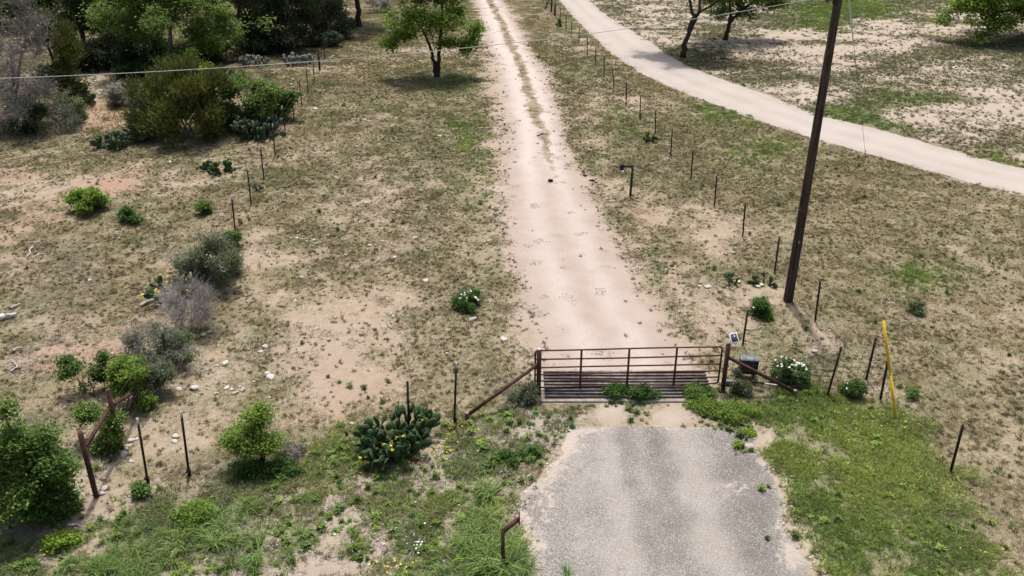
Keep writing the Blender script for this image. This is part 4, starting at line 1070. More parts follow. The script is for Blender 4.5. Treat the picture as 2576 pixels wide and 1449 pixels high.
def skeleton(rng, trunks, targets, zmin=.05, r_tip=.008, r_base=.05, wig=.10, steps=3):
    """attach every target to the nearest branch already grown; returns branch polylines"""
    nodes = []; nrad = []; out = []
    for pts, rads in trunks:
        for p, r_ in zip(pts, rads): nodes.append(np.array(p, float)); nrad.append(r_)
    root = np.array(trunks[0][0][0]); top = np.array(trunks[0][0][-1])
    order = np.argsort(np.linalg.norm(targets - top, axis=1))
    nodes = list(nodes)
    for ti in order:
        T = targets[ti]; A = np.array(nodes); d = np.linalg.norm(A - T, axis=1) + .6 * np.maximum(0, A[:, 2] - T[2])
        k = int(np.argmin(d)); a = A[k]; r0 = nrad[k]
        L = np.linalg.norm(T - a)
        if L < 1e-3: continue
        pts = [a]; rr = [max(min(r0 * .75, r_base), r_tip)]
        for s in range(1, steps + 1):
            t_ = s / steps; p = a * (1 - t_) + T * t_
            p = p + rng.normal(size=3) * L * wig * (1 if s < steps else .0); p[2] = max(p[2] + L * .10 * math.sin(t_ * 3.14), zmin)
            pts.append(p); rr.append(max(rr[0] * (1 - .75 * t_), r_tip))
            nodes.append(p); nrad.append(rr[-1])
        out.append((np.array(pts), np.array(rr)))
    return out
def leaves(mb, rng, C, per, sig, size, cols, kind='leaf', zmin=.03, updir=.3, center=None, clumpvar=.18, axis_len=1.0):
    n = len(C) * per
    ctr = np.repeat(C, per, 0); off = rng.normal(size=(n, 3)) * sig * np.array([1, 1, .75])
    cs = np.repeat(np.clip(rng.normal(1, clumpvar, len(C)), .55, 1.5), per); ch = np.repeat(rng.random(len(C)), per)
    P = ctr + off; P[:, 2] = np.maximum(P[:, 2], zmin)
    d = rng.normal(size=(n, 3)); d /= np.linalg.norm(d, axis=1)[:, None]
    if kind == 'needle':
        o_ = P - (center if center is not None else ctr); o_ /= np.linalg.norm(o_, axis=1)[:, None] + 1e-6
        d = d * .55 + o_ * .7 + np.array([0, 0, updir]); d /= np.linalg.norm(d, axis=1)[:, None]
    if kind != 'needle':     # leaves hold themselves roughly level towards the light
        d[:, 2] *= .55; d /= np.linalg.norm(d, axis=1)[:, None]
    s = np.cross(d, rng.normal(size=(n, 3)) * (1.0 if kind == 'needle' else .55) + np.array([0, 0, 0 if kind == 'needle' else 1.0])); s /= np.linalg.norm(s, axis=1)[:, None] + 1e-6
    L = size * rng.uniform(.6, 1.3, n)[:, None]
    wd = L * (.16 if kind == 'needle' else .30) 
    V = np.stack([P, P + d * L * .5 + s * wd, P + d * L, P + d * L * .5 - s * wd], 1).reshape(-1, 3)
    V[:, 2] = np.maximum(V[:, 2], .01)
    idx = np.arange(n)[:, None] * 4; Fq = np.concatenate([idx, idx + 1, idx + 2, idx + 3], 1)
    cols = np.array(cols, float); t_ = np.clip(ch * .75 + rng.random(n) * .45 - .1, 0, .999) * (len(cols) - 1)
    i0 = t_.astype(int); fr = (t_ - i0)[:, None]
    col = (cols[i0] * (1 - fr) + cols[np.minimum(i0 + 1, len(cols) - 1)] * fr) * cs[:, None] * rng.uniform(.8, 1.2, (n, 1))
    mb.add(V, Fq, np.repeat(col, 4, 0))
def ell_px(cx, cy, rx, ry, Y, depth=1.0, dy=0.0):
    c = on_plane(cx, cy, Y + dy); k = px_per_m(c)
    return (c, np.array([rx / k, rx / k * depth, ry / k / .88]))
G_ = {
 'bright': [(.060,.115,.022),(.110,.175,.030),(.165,.225,.045)],
 'mid': [(.042,.086,.022),(.075,.132,.030),(.118,.175,.042)],
 'deep': [(.030,.065,.018),(.055,.105,.024),(.080,.135,.030)],
 'mesquite': [(.055,.095,.024),(.095,.145,.035),(.135,.185,.05)],
 'greyg': [(.060,.085,.042),(.095,.125,.060),(.135,.155,.085)],
 'juniper': [(.028,.040,.014),(.050,.062,.020),(.085,.088,.026)],
 'brownj': [(.042,.054,.015),(.070,.086,.022),(.115,.125,.036)],
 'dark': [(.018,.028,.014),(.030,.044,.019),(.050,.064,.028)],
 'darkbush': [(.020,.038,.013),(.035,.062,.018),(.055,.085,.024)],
 'lime': [(.095,.165,.022),(.150,.225,.030),(.21,.28,.05)],
 'grey': [(.13,.13,.11),(.19,.185,.165),(.25,.24,.22)],
}
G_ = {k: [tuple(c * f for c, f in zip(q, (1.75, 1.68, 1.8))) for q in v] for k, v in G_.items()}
def plant(name, label, cat, base, ells, trunks=None, n_tips=60, per=60, sig=.25, size=.10, cols='mid', kind='leaf', bark='bark_dark', seed=0, group=None,
          r_tip=.008, r_base=.05, shell=.5, stems=5, twig=0, twig_len=.3, mat=None, trunk_name='trunk', crown_name='crown', leaf_frac=1.0, wig=.10, clumpvar=.18, updir=.3, zmin=.03):
    rng = np.random.default_rng(seed + 1000)
    base = np.asarray(base, float)
    t = thing(name, label, cat, base, group)
    ells = [(e[0] - base, e[1]) for e in ells]
    T = rand_in(rng, n_tips, ells, shell); T = T[T[:, 2] > zmin]
    if trunks is None:
        tr = []
        top = ells[0][0]
        for i in range(stems):
            b0 = np.array([rng.normal() * .10, rng.normal() * .10, -.03]); e = top * .55 + rng.normal(size=3) * ells[0][1] * .35; e[2] = max(e[2], .12)
            pts = [b0, b0 * .6 + e * .4 + rng.normal(size=3) * .04, e]; pts[1][2] = max(pts[1][2], .06)
            tr.append((pts, [r_base, r_base * .8, r_base * .55]))
    else:
        tr = [([np.asarray(p, float) - base for p in pts], rad) for pts, rad in trunks]
    mb = MB()
    for pts, rad in tr:
        pts = np.asarray(pts); n = len(pts); tt = np.linspace(0, n - 1, n * 3)
        P = np.stack([np.interp(tt, range(n), pts[:, i]) for i in range(3)], 1); R_ = np.interp(tt, range(n), rad)
        P[1:-1] += rng.normal(size=P[1:-1].shape) * R_[1:-1, None] * .25
        tube(mb, P, R_, 8 if r_base > .03 else 5)
    sk_tr = [(np.concatenate([np.asarray(p)[:-1] * .0 + np.asarray(p)[:-1], np.asarray(p)[-1:]]), r_) for p, r_ in tr]
    # denser nodes for attachment in the upper half of the trunks
    sk = []
    for pts, rad in sk_tr:
        pts = np.asarray(pts); n = len(pts); tt = np.linspace((n - 1) * (.35 if trunks is not None else .25), n - 1, n * 4)
        sk.append((np.stack([np.interp(tt, range(n), pts[:, i]) for i in range(3)], 1), np.interp(tt, range(n), rad)))
    br = skeleton(rng, sk, T, r_tip=r_tip, r_base=r_base * .7, wig=wig)
    for pts, rr in br: tube(mb, pts, rr, 5 if r_base > .03 else 4, False)
    if twig:
        for pts, rr in br:
            for k in range(twig):
                a = pts[rng.integers(1, len(pts))]; d = rng.normal(size=3) + (a - ells[0][0]) / (np.linalg.norm(a - ells[0][0]) + .1) + np.array([0, 0, .4]); d /= np.linalg.norm(d)
                L = twig_len * rng.uniform(.5, 1.4); m_ = a + d * L * .5 + rng.normal(size=3) * L * .12; e = m_ + d * L * .5 + rng.normal(size=3) * L * .15
                a = np.array(a); 
                for q in (m_, e): q[2] = max(q[2], .01)
                tube(mb, [a, m_, e], [r_tip, r_tip * .8, r_tip * .5], 3, False)
    link(trunk_name, mb.mesh(trunk_name, M[bark], smooth=True), t)
    if per:
        C = np.concatenate([np.concatenate([p[-1:], p[-2:-1] * .5 + p[-1:] * .5]) for p, _ in br])
        if leaf_frac < 1: C = C[rng.random(len(C)) < leaf_frac]
        mb = MB(); leaves(mb, rng, C, per, sig, size, G_[cols], kind, center=ells[0][0] - np.array([0, 0, ells[0][1][2] * .4]), clumpvar=clumpvar, updir=updir)
        link(crown_name, mb.mesh(crown_name, M[mat or ('needle' if kind == 'needle' else 'leaf')]), t)
    return t
def shrub(label, base, ells, cat='shrub', name='shrub', **kw):
    B = at(*base)
    if 'flat' in kw:
        hh = kw.pop('flat'); E_ = []
        for cx, cy, rx, ry in ells:
            c = at(cx, cy); k = px_per_m(c); dy = abs(at(cx, cy - ry)[1] - c[1]); c[2] = hh * .4; E_.append((c, np.array([rx / k, dy, hh])))
    else: E_ = [ell_px(*e[:4], B[1], *(e[4:])) for e in ells]
    kw.setdefault('trunk_name', 'stems'); kw.setdefault('crown_name', 'foliage')
    return plant(name, label, cat, B, E_, **kw)

# lone tree beside the driveway
B = at(1097, 193); Y = B[1]
def tp(*pts): return [on_plane(px, py, Y + dy) for px, py, dy in pts]
plant('broadleaf_tree', 'bright green tree with a forked trunk standing alone left of the driveway', 'tree', B,
      [ell_px(1085, 30, 92, 62, Y), ell_px(1015, 92, 46, 24, Y, 1.2), ell_px(1160, 62, 44, 52, Y), ell_px(1080, -60, 90, 60, Y), ell_px(1128, 118, 36, 24, Y), ell_px(1190, 75, 18, 16, Y), ell_px(1020, 30, 40, 50, Y), ell_px(985, 88, 28, 22, Y), ell_px(1000, 50, 34, 36, Y)],
      [(tp((1095, 196, 0), (1094, 170, 0), (1088, 140, 0), (1080, 112, 0), (1062, 75, 0), (1050, 30, .2)), [.15, .12, .095, .08, .06, .04]), (tp((1098, 196, 0), (1103, 165, 0), (1105, 130, .1), (1107, 95, .1), (1112, 40, -.2), (1110, -30, 0)), [.15, .125, .11, .09, .07, .04])],
      n_tips=360, per=34, sig=.22, size=.17, cols='bright', seed=1, r_tip=.012, r_base=.06, shell=.3, clumpvar=.2)

# trees beyond the gravel road
B = at(1722, 145); Y = B[1]
plant('mesquite_tree', 'leaning dark trunked tree beside the far edge of the gravel road', 'tree', B,
      [ell_px(1745, -125, 130, 70, Y + 2.5), ell_px(1690, -15, 30, 22, Y + 1), ell_px(1800, -30, 60, 30, Y + 1.5)],
      [(tp((1719, 146, 0), (1723, 112, 0), (1731, 85, 0), (1738, 60, 0), (1744, 38, 0), (1735, 5, 0), (1726, -50, 0)), [.22, .17, .15, .14, .12, .09, .06]), (tp((1734, 82, 0), (1752, 45, 0), (1760, 20, 0), (1762, -40, 0)), [.12, .11, .09, .06]), (tp((1745, 40, 0), (1775, 22, 0), (1800, 8, 0), (1835, -20, 0)), [.07, .065, .055, .04])],
      n_tips=200, per=45, sig=.28, size=.20, cols='mesquite', seed=2, r_tip=.014, r_base=.06, shell=.3)
B = at(1826, 100); Y = B[1]
plant('mesquite_tree', 'shorter fork trunked tree behind the leaning tree past the gravel road', 'tree', B,
      [ell_px(1845, 0, 55, 36, Y), ell_px(1905, -8, 60, 26, Y), ell_px(1955, 0, 42, 18, Y), ell_px(1890, 34, 44, 8, Y), ell_px(1850, -70, 120, 40, Y), ell_px(1815, 28, 14, 14, Y)],
      [(tp((1824, 101, 0), (1830, 78, 0), (1836, 55, 0), (1838, 30, 0), (1834, -20, 0)), [.20, .16, .13, .10, .06]), (tp((1834, 62, 0), (1848, 42, 0), (1868, 24, 0), (1895, 4, 0), (1930, 0, 0)), [.12, .11, .10, .075, .05])],
      n_tips=260, per=42, sig=.25, size=.19, cols='mesquite', seed=3, r_tip=.013, r_base=.06, shell=.3)
B = at(2640, 95); Y = B[1]
plant('spreading_tree', 'spreading bright green tree whose low boughs shade the ground at the right edge', 'tree', B,
      [ell_px(2425, 22, 66, 40, Y - 1), ell_px(2400, 10, 46, 30, Y - 1), ell_px(2500, 36, 66, 46, Y - 2), ell_px(2470, 66, 36, 26, Y - 3), ell_px(2565, 22, 60, 40, Y), ell_px(2650, 10, 90, 50, Y), ell_px(2560, -50, 180, 50, Y), ell_px(2455, 95, 10, 14, Y - 3)],
      [(tp((2640, 98, 0), (2632, 60, 0), (2610, 35, -.3), (2570, 22, -.6), (2520, 28, -1), (2470, 30, -1.4)), [.26, .22, .18, .14, .10, .06]), (tp((2634, 64, 0), (2655, 20, 0), (2660, -40, 0)), [.18, .15, .08]), (tp((2610, 35, -.3), (2560, -10, 0), (2500, -30, 0)), [.13, .10, .06])],
      n_tips=420, per=46, sig=.32, size=.21, cols='bright', seed=4, r_tip=.014, r_base=.08, shell=.3)
B = at(902, 66); Y = B[1]
plant('pasture_tree', 'tall dark straight trunked tree at the far end of the left fence', 'tree', B,
      [ell_px(900, -150, 130, 75, Y), ell_px(850, -45, 40, 26, Y)], [(tp((904, 68, 0), (902, 30, 0), (898, 0, 0), (893, -60, 0), (890, -140, 0)), [.24, .20, .19, .17, .10])],
      n_tips=110, per=40, sig=.35, size=.24, cols='mid', seed=5, r_tip=.016, r_base=.07, shell=.3)

# woodland at the left
def wood(label, base, ells, trunk_px=None, name='woodland_tree', **kw):
    B = at(*base); E_ = [ell_px(*e[:4], B[1], *(e[4:])) for e in ells]
    top = E_[0][0]
    kw.setdefault('r_base', .07); kw.setdefault('r_tip', .014); kw.setdefault('shell', .3)
    tr = [([B - (0, 0, .1), B * .6 + top * .4 + (.1, 0, 0), top], [.20, .15, .08])]
    for e in E_[1:]: tr.append(([B * .6 + top * .4 + (.1, 0, 0), e[0]], [.10, .05]))
    return plant(name, label, 'tree', B, E_, tr, group='trees of the left woodland', **kw)
wood('big mid green woodland tree with grey limbs showing, behind the lime bush', (430, 182), [(425, 40, 150, 85), (500, 110, 70, 55), (340, 60, 80, 60), (420, -60, 160, 60), (455, 150, 60, 40), (560, 60, 50, 60)], n_tips=260, per=60, sig=.34, size=.20, cols='mesquite', bark='bark_grey', seed=10)
wood('darkest juniper left of the woodland, beside the sandy gap', (215, 165), [(205, 60, 62, 80), (180, -20, 80, 60), (170, 110, 30, 30)], n_tips=120, per=75, sig=.3, size=.22, cols='dark', kind='needle', seed=11)
wood('dull green juniper between the darkest juniper and the big green tree', (300, 150), [(275, 60, 50, 70), (300, 20, 60, 60), (260, 110, 40, 30)], n_tips=130, per=70, sig=.3, size=.22, cols='juniper', kind='needle', bark='bark_grey', seed=12)
wood('yellow green juniper leaning out of the grey bare thicket', (155, 258), [(145, 165, 42, 70), (110, 80, 50, 50), (185, 205, 26, 40), (160, 110, 30, 40)], n_tips=150, per=60, sig=.24, size=.20, cols='brownj', kind='needle', seed=13)
wood('dark juniper with grey dead boughs just right of the big green tree', (640, 128), [(640, 40, 62, 72), (620, 90, 40, 36), (640, -40, 80, 50)], n_tips=130, per=75, sig=.3, size=.22, cols='dark', kind='needle', bark='bark_grey', seed=14, twig=3, twig_len=.6)
wood('dark juniper in the middle of the back row above the grey cacti', (735, 122), [(735, 45, 66, 66), (735, -40, 80, 50), (700, 90, 40, 30)], n_tips=140, per=80, sig=.3, size=.22, cols='dark', kind='needle', bark='bark_grey', seed=15, twig=2, twig_len=.6)
wood('thin dark juniper with bare twigs at the fence end of the woodland', (825, 100), [(815, 30, 46, 58), (800, -40, 70, 40), (835, 70, 26, 26)], n_tips=120, per=46, sig=.3, size=.22, cols='dark', kind='needle', bark='bark_grey', seed=16, twig=5, twig_len=.6)
wood('leafless grey tree with a mass of pale twigs at the left edge', (30, 318), [(30, 150, 110, 120), (70, 60, 60, 60), (-60, 150, 90, 120), (90, 230, 50, 60)], n_tips=260, per=4, sig=.3, size=.12, cols='grey', bark='grey_twig', seed=17, twig=14, twig_len=.75, r_tip=.009)
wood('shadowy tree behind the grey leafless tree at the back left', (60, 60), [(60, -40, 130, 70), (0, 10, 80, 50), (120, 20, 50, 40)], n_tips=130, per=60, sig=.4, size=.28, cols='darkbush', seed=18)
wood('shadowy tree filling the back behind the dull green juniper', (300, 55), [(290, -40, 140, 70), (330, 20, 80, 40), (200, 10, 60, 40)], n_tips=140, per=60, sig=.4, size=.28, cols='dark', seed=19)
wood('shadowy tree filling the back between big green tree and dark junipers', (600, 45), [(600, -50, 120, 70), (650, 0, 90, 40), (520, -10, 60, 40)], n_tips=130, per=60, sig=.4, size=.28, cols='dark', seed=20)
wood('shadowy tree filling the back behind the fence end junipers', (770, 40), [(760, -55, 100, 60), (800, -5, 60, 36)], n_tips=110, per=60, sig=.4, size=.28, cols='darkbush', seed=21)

# understory shrubs at the left
shrub('grey twiggy thicket under the leafless grey tree', (90, 330), [(80, 285, 95, 46), (150, 300, 40, 34), (20, 300, 50, 40)], n_tips=220, per=6, sig=.18, size=.12, cols='greyg', bark='grey_twig', seed=30, twig=9, twig_len=.5, r_tip=.008, r_base=.02)
shrub('dark green bush inside the grey twiggy thicket', (75, 335), [(60, 300, 40, 34), (95, 270, 24, 30)], n_tips=90, per=50, sig=.14, size=.13, cols='darkbush', seed=31, r_base=.02)
shrub('green bush at the sandy gap beside the grey thicket', (178, 305), [(180, 272, 30, 30)], n_tips=70, per=50, sig=.12, size=.12, cols='mid', seed=32, r_base=.02)
shrub('low green bush at the foot of the yellow green juniper', (205, 255), [(215, 240, 24, 16), (180, 245, 24, 18)], n_tips=50, per=40, sig=.14, size=.13, cols='greyg', seed=33, r_base=.02)
shrub('large brown green juniper bush with a bare foot in the left pasture', (478, 345), [(458, 250, 102, 70), (410, 300, 55, 40), (530, 290, 40, 50), (470, 200, 70, 30)], n_tips=330, per=60, sig=.20, size=.20, cols='brownj', kind='needle', bark='bark_grey', seed=34, r_base=.05, updir=.9, stems=9, shell=.6)
shrub('lime green leafy bush poking up behind the brown green juniper', (450, 215), [(450, 165, 42, 26), (505, 178, 30, 18), (480, 190, 60, 24)], n_tips=100, per=50, sig=.18, size=.16, cols='lime', seed=35, r_base=.03)
shrub('airy light green bush beside the left fence cactus', (620, 325), [(620, 262, 62, 52), (590, 300, 36, 40), (655, 240, 44, 34)], n_tips=220, per=50, sig=.17, size=.13, cols='mesquite', seed=36, r_base=.03, twig=2, stems=8)
shrub('deep green rounded bush touching the left fence', (705, 300), [(704, 258, 30, 36)], n_tips=100, per=60, sig=.14, size=.13, cols='deep', seed=37, r_base=.03)
shrub('grey twiggy bush in front of the deep green fence bush', (672, 300), [(668, 262, 20, 40)], n_tips=60, per=3, sig=.12, size=.1, cols='grey', bark='grey_twig', seed=38, r_base=.015, twig=8, twig_len=.4)
shrub('grey leafed low bush beside the sandy gap', (320, 262), [(318, 228, 46, 28), (290, 245, 24, 16)], n_tips=140, per=26, sig=.14, size=.10, cols='grey', bark='grey_twig', seed=39, r_base=.02, twig=4)
shrub('grey green bush between the grey bush and the brown green juniper', (375, 285), [(372, 250, 36, 34)], n_tips=90, per=46, sig=.15, size=.12, cols='greyg', bark='grey_twig', seed=40, r_base=.02, twig=3)
shrub('dark green undergrowth bush at the foot of the big green tree', (400, 195), [(390, 170, 60, 22), (330, 185, 40, 14)], n_tips=100, per=50, sig=.2, size=.16, cols='darkbush', seed=41, r_base=.03)
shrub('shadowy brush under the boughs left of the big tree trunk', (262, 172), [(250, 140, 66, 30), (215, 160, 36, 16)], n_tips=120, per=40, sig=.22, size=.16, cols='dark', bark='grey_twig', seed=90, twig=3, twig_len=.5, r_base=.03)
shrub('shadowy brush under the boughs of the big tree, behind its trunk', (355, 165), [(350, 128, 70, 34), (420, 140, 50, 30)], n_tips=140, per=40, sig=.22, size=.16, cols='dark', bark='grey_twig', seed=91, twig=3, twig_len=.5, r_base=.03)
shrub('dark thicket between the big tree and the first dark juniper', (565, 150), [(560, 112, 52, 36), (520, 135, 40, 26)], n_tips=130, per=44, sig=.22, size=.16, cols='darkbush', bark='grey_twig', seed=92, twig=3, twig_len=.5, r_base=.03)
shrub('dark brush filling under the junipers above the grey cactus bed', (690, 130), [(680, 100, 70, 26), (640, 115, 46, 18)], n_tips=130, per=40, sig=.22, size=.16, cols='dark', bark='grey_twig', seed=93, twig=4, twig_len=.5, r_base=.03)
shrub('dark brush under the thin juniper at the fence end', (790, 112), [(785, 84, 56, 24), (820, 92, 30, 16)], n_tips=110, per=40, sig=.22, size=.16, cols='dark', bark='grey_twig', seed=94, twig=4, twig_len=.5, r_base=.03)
shrub('grey bare brush between yellow green juniper and shadowy brush', (205, 172), [(205, 142, 24, 28)], n_tips=60, per=3, sig=.15, size=.12, cols='grey', bark='grey_twig', seed=95, twig=7, twig_len=.5, r_base=.02)
shrub('pale grey brush heap at the far end behind the lone tree', (960, 28), [(955, 12, 34, 16)], n_tips=90, per=10, sig=.2, size=.14, cols='grey', bark='grey_twig', seed=42, twig=6, twig_len=.5, r_base=.02)
shrub('small weedy bush at the foot of the tall straight trunk', (880, 66), [(872, 52, 22, 14)], n_tips=50, per=36, sig=.15, size=.14, cols='greyg', seed=43, r_base=.02)
shrub('bright green round bush in the open left pasture', (222, 528), [(222, 503, 40, 23)], n_tips=90, per=55, sig=.11, size=.10, cols='bright', seed=44, r_base=.015)
shrub('small bright green sprig by the left fence line', (510, 537), [(509, 519, 17, 16)], n_tips=40, per=40, sig=.07, size=.08, cols='mid', seed=45, r_base=.012)
shrub('dark green spiky small bush right of the round bush', (328, 558), [(328, 544, 26, 14), (326, 532, 6, 12)], n_tips=50, per=40, sig=.07, size=.09, cols='deep', seed=46, r_base=.012)
shrub('grey green feathery bush along the left fence', (545, 722), [(545, 655, 52, 52), (565, 690, 30, 36), (500, 640, 40, 20)], n_tips=200, per=18, sig=.13, size=.07, cols='greyg', bark='grey_twig', seed=47, r_base=.015, twig=4, twig_len=.3, r_tip=.005, stems=9)
shrub('thin grey green weeds on the fence line behind the flowering cactus', (500, 715), [(492, 680, 40, 26), (470, 655, 26, 16)], n_tips=110, per=22, sig=.11, size=.075, cols='greyg', bark='grey_twig', seed=96, r_base=.01, twig=4, twig_len=.3, r_tip=.005)
shrub('wispy grey green brush right of the feathery fence bush', (585, 690), [(580, 650, 24, 44), (565, 715, 26, 18)], n_tips=110, per=20, sig=.11, size=.075, cols='greyg', bark='grey_twig', seed=97, r_base=.01, twig=5, twig_len=.3, r_tip=.005)
shrub('wispy low weeds between the half dead bush and the corner bushes', (380, 985), [(385, 950, 36, 26), (420, 930, 30, 20)], n_tips=110, per=20, sig=.08, size=.06, cols='greyg', bark='grey_twig', seed=98, r_base=.01, twig=5, twig_len=.24, r_tip=.004)
shrub('small green bush at the foot of a left fence post', (590, 622), [(588, 602, 18, 20)], n_tips=50, per=40, sig=.08, size=.075, cols='mid', seed=48, r_base=.012)
shrub('dead silver grey twiggy bush on the left fence line', (472, 832), [(468, 772, 66, 52)], n_tips=320, per=0, bark='dead_wood', seed=49, r_base=.012, twig=9, twig_len=.28, r_tip=.0042, stems=12)
shrub('half dead twiggy bush with green sides below the silver bush', (400, 930), [(390, 872, 70, 48), (330, 870, 26, 30)], n_tips=260, per=16, sig=.08, size=.065, cols='greyg', bark='dead_wood', seed=50, r_base=.012, twig=6, twig_len=.26, r_tip=.0042, stems=10, leaf_frac=.5)
shrub('green feathery bush on the right flank of the half dead bush', (450, 905), [(440, 868, 32, 34)], n_tips=70, per=46, sig=.07, size=.065, cols='mid', seed=51, r_base=.01)
shrub('straggly dark leafed bush behind the rusty fence corner', (222, 985), [(190, 915, 36, 26), (250, 915, 24, 34), (235, 960, 32, 26)], n_tips=100, per=34, sig=.085, size=.07, cols='deep', seed=52, r_base=.014, leaf_frac=.7)
shrub('yellow green bush right behind the tall rusty corner post', (330, 1015), [(325, 948, 46, 40), (290, 930, 26, 26), (350, 990, 30, 28)], n_tips=130, per=50, sig=.09, size=.07, cols='bright', seed=53, r_base=.014)
shrub('dull green bush under the sloping rusty rail', (270, 1165), [(285, 1085, 30, 40, .7, .5), (262, 1130, 26, 26, .7, .4), (225, 1060, 30, 26, 1, .8)], n_tips=100, per=50, sig=.10, size=.07, cols='mesquite', seed=54, r_base=.014)
shrub('big leafy green bush filling the lower left corner', (85, 1300), [(20, 1075, 40, 56), (88, 1125, 56, 48), (148, 1185, 40, 54), (50, 1215, 92, 66), (110, 1258, 66, 32), (0, 1150, 60, 60)], n_tips=400, per=38, sig=.13, size=.08, cols='mid', seed=55, r_base=.03, stems=9, shell=.4)
shrub('dark green skirt of the big bush near the rusty corner post', (175, 1300), [(150, 1280, 40, 18)], n_tips=70, per=45, sig=.09, size=.07, cols='deep', seed=56, r_base=.012)
B = at(660, 1172); Y = B[1]
plant('shrub', 'open green bush growing round a rusty post of the front fence', 'shrub', B, [ell_px(640, 1092, 66, 46, Y), ell_px(600, 1100, 40, 40, Y), ell_px(690, 1105, 34, 36, Y), ell_px(640, 1055, 44, 24, Y)],
      [(tp((655, 1176, 0), (655, 1130, 0), (640, 1090, 0)), [.035, .03, .02]), (tp((662, 1176, 0), (668, 1130, 0), (690, 1095, 0)), [.03, .025, .015])],
      n_tips=170, per=32, sig=.10, size=.06, cols='bright', seed=57, r_tip=.005, r_base=.016, trunk_name='stems', crown_name='foliage', shell=.4)
shrub('low deep green mound under the open bush on the front fence', (650, 1205), [(640, 1192, 80, 18), (700, 1185, 44, 20)], flat=.16, n_tips=110, per=46, sig=.08, size=.065, cols='deep', seed=58, r_base=.01)
shrub('dead grey brushwood right of the open bush on the front fence', (722, 1150), [(720, 1130, 34, 22)], n_tips=60, per=2, sig=.08, size=.05, cols='grey', bark='grey_twig', seed=59, twig=5, twig_len=.22, r_tip=.004, r_base=.01)
shrub('small green sprout at the foot of a white tipped post', (356, 1243), [(356, 1224, 15, 20)], n_tips=40, per=40, sig=.055, size=.05, cols='mid', seed=60, r_base=.01)
shrub('bright green leafy mound on the verge before the front fence', (495, 1312), [(495, 1296, 36, 15)], n_tips=70, per=36, sig=.08, size=.06, cols='bright', seed=61, r_base=.01)
shrub('lime green mound in the lower left corner of the verge', (160, 1392), [(160, 1372, 26, 14)], flat=.2, n_tips=70, per=46, sig=.07, size=.06, cols='lime', seed=62, r_base=.01)
shrub('feathery dark weed bush hiding the foot of the control box', (1862, 985), [(1864, 974, 26, 9), (1856, 935, 4, 20)], n_tips=60, per=40, sig=.06, size=.05, cols='greyg', seed=63, r_base=.008, twig=3, twig_len=.2, r_tip=.004)
shrub('grey green weed bush hiding the foot of the hinge post', (1335, 1010), [(1334, 990, 18, 20), (1310, 1004, 28, 9)], n_tips=90, per=34, sig=.07, size=.055, cols='greyg', bark='grey_twig', seed=64, r_base=.008, twig=4, twig_len=.22, r_tip=.004)
shrub('green weeds growing up through the middle of the cattle guard', (1562, 1012), [(1555, 998, 66, 13), (1610, 1000, 40, 12)], flat=.22, n_tips=130, per=44, sig=.06, size=.055, cols='deep', seed=65, r_base=.008)
shrub('leafy green weeds at the latch end of the cattle guard', (1762, 1000), [(1765, 990, 38, 13)], n_tips=80, per=44, sig=.06, size=.055, cols='mid', seed=66, r_base=.008)
shrub('ferny green mat spreading in front of the latch end', (1825, 1062), [(1815, 1038, 76, 18), (1850, 1058, 40, 14), (1770, 1020, 40, 14)], flat=.13, n_tips=230, per=50, sig=.075, size=.05, cols='bright', seed=67, r_base=.008, shell=.5)
shrub('bright small weed island on the right edge of the apron', (1866, 1106), [(1866, 1094, 22, 10), (1858, 1125, 9, 6)], flat=.09, n_tips=40, per=36, sig=.05, size=.05, cols='lime', seed=68, r_base=.008)
shrub('low sprawling green weed at the left shoulder of the apron', (1305, 1160), [(1318, 1146, 34, 9), (1285, 1160, 18, 12)], flat=.16, n_tips=70, per=40, sig=.05, size=.05, cols='deep', seed=69, r_base=.008)
shrub('small dry green bush alone by the yellow marker pole', (2300, 1000), [(2300, 993, 14, 8)], n_tips=24, per=30, sig=.05, size=.05, cols='mid', seed=70, r_base=.008)
shrub('grey green weed bush out in the right field', (2302, 785), [(2302, 774, 20, 10)], n_tips=40, per=30, sig=.07, size=.06, cols='greyg', seed=71, r_base=.008)

# white flowered bushes
def flower_bush(label, base, ell, nf, seed):
    t = shrub(label, base, ell, cat='flowering bush', name='flowering_bush', n_tips=110, per=50, sig=.06, size=.055, cols='deep', seed=seed, r_base=.010, shell=.6, r_tip=.004)
    rng = np.random.default_rng(seed); B = at(*base); E_ = [ell_px(*e[:4], B[1]) for e in ell]
    mb0 = MB()
    for k in range(6):
        a = k * 1.047; d = np.array([math.cos(a), math.sin(a), .35]); s = np.array([-math.sin(a), math.cos(a), 0])
        mb0.add([(0, 0, 0), d * .028 + s * .018, d * .045, d * .028 - s * .018], [(0, 1, 2, 3)])
    tube(mb0, [(0, 0, -.05), (0, 0, 0)], .004, 4)
    me = mb0.mesh('flower', M['petal_white'])
    for i in range(nf):
        e = E_[rng.integers(0, len(E_))]; d = rng.normal(size=3); d[2] = abs(d[2]) + .5; d[1] = d[1] * .8 - .35; d /= np.linalg.norm(d)
        p = e[0] + d * e[1] * 1.08 - B
        o = link('flower', me, t, p); o.rotation_euler = (rng.normal() * .4, rng.normal() * .4, rng.random() * 6); o.scale = (rng.uniform(.7, 1.05),) * 3
flower_bush('round green bush with white flowers alone beside the driveway', (1180, 774), [(1180, 758, 30, 20)], 16, 80)
flower_bush('round green bush with few white flowers below the utility pole', (1914, 792), [(1914, 774, 27, 19)], 5, 81)
flower_bush('wide green bush with many white flowers behind the net fence', (1992, 962), [(1975, 928, 32, 24), (2008, 942, 26, 24)], 42, 82)
flower_bush('small green bush with white flowers by the far net fence post', (2148, 992), [(2148, 977, 24, 16)], 8, 83)

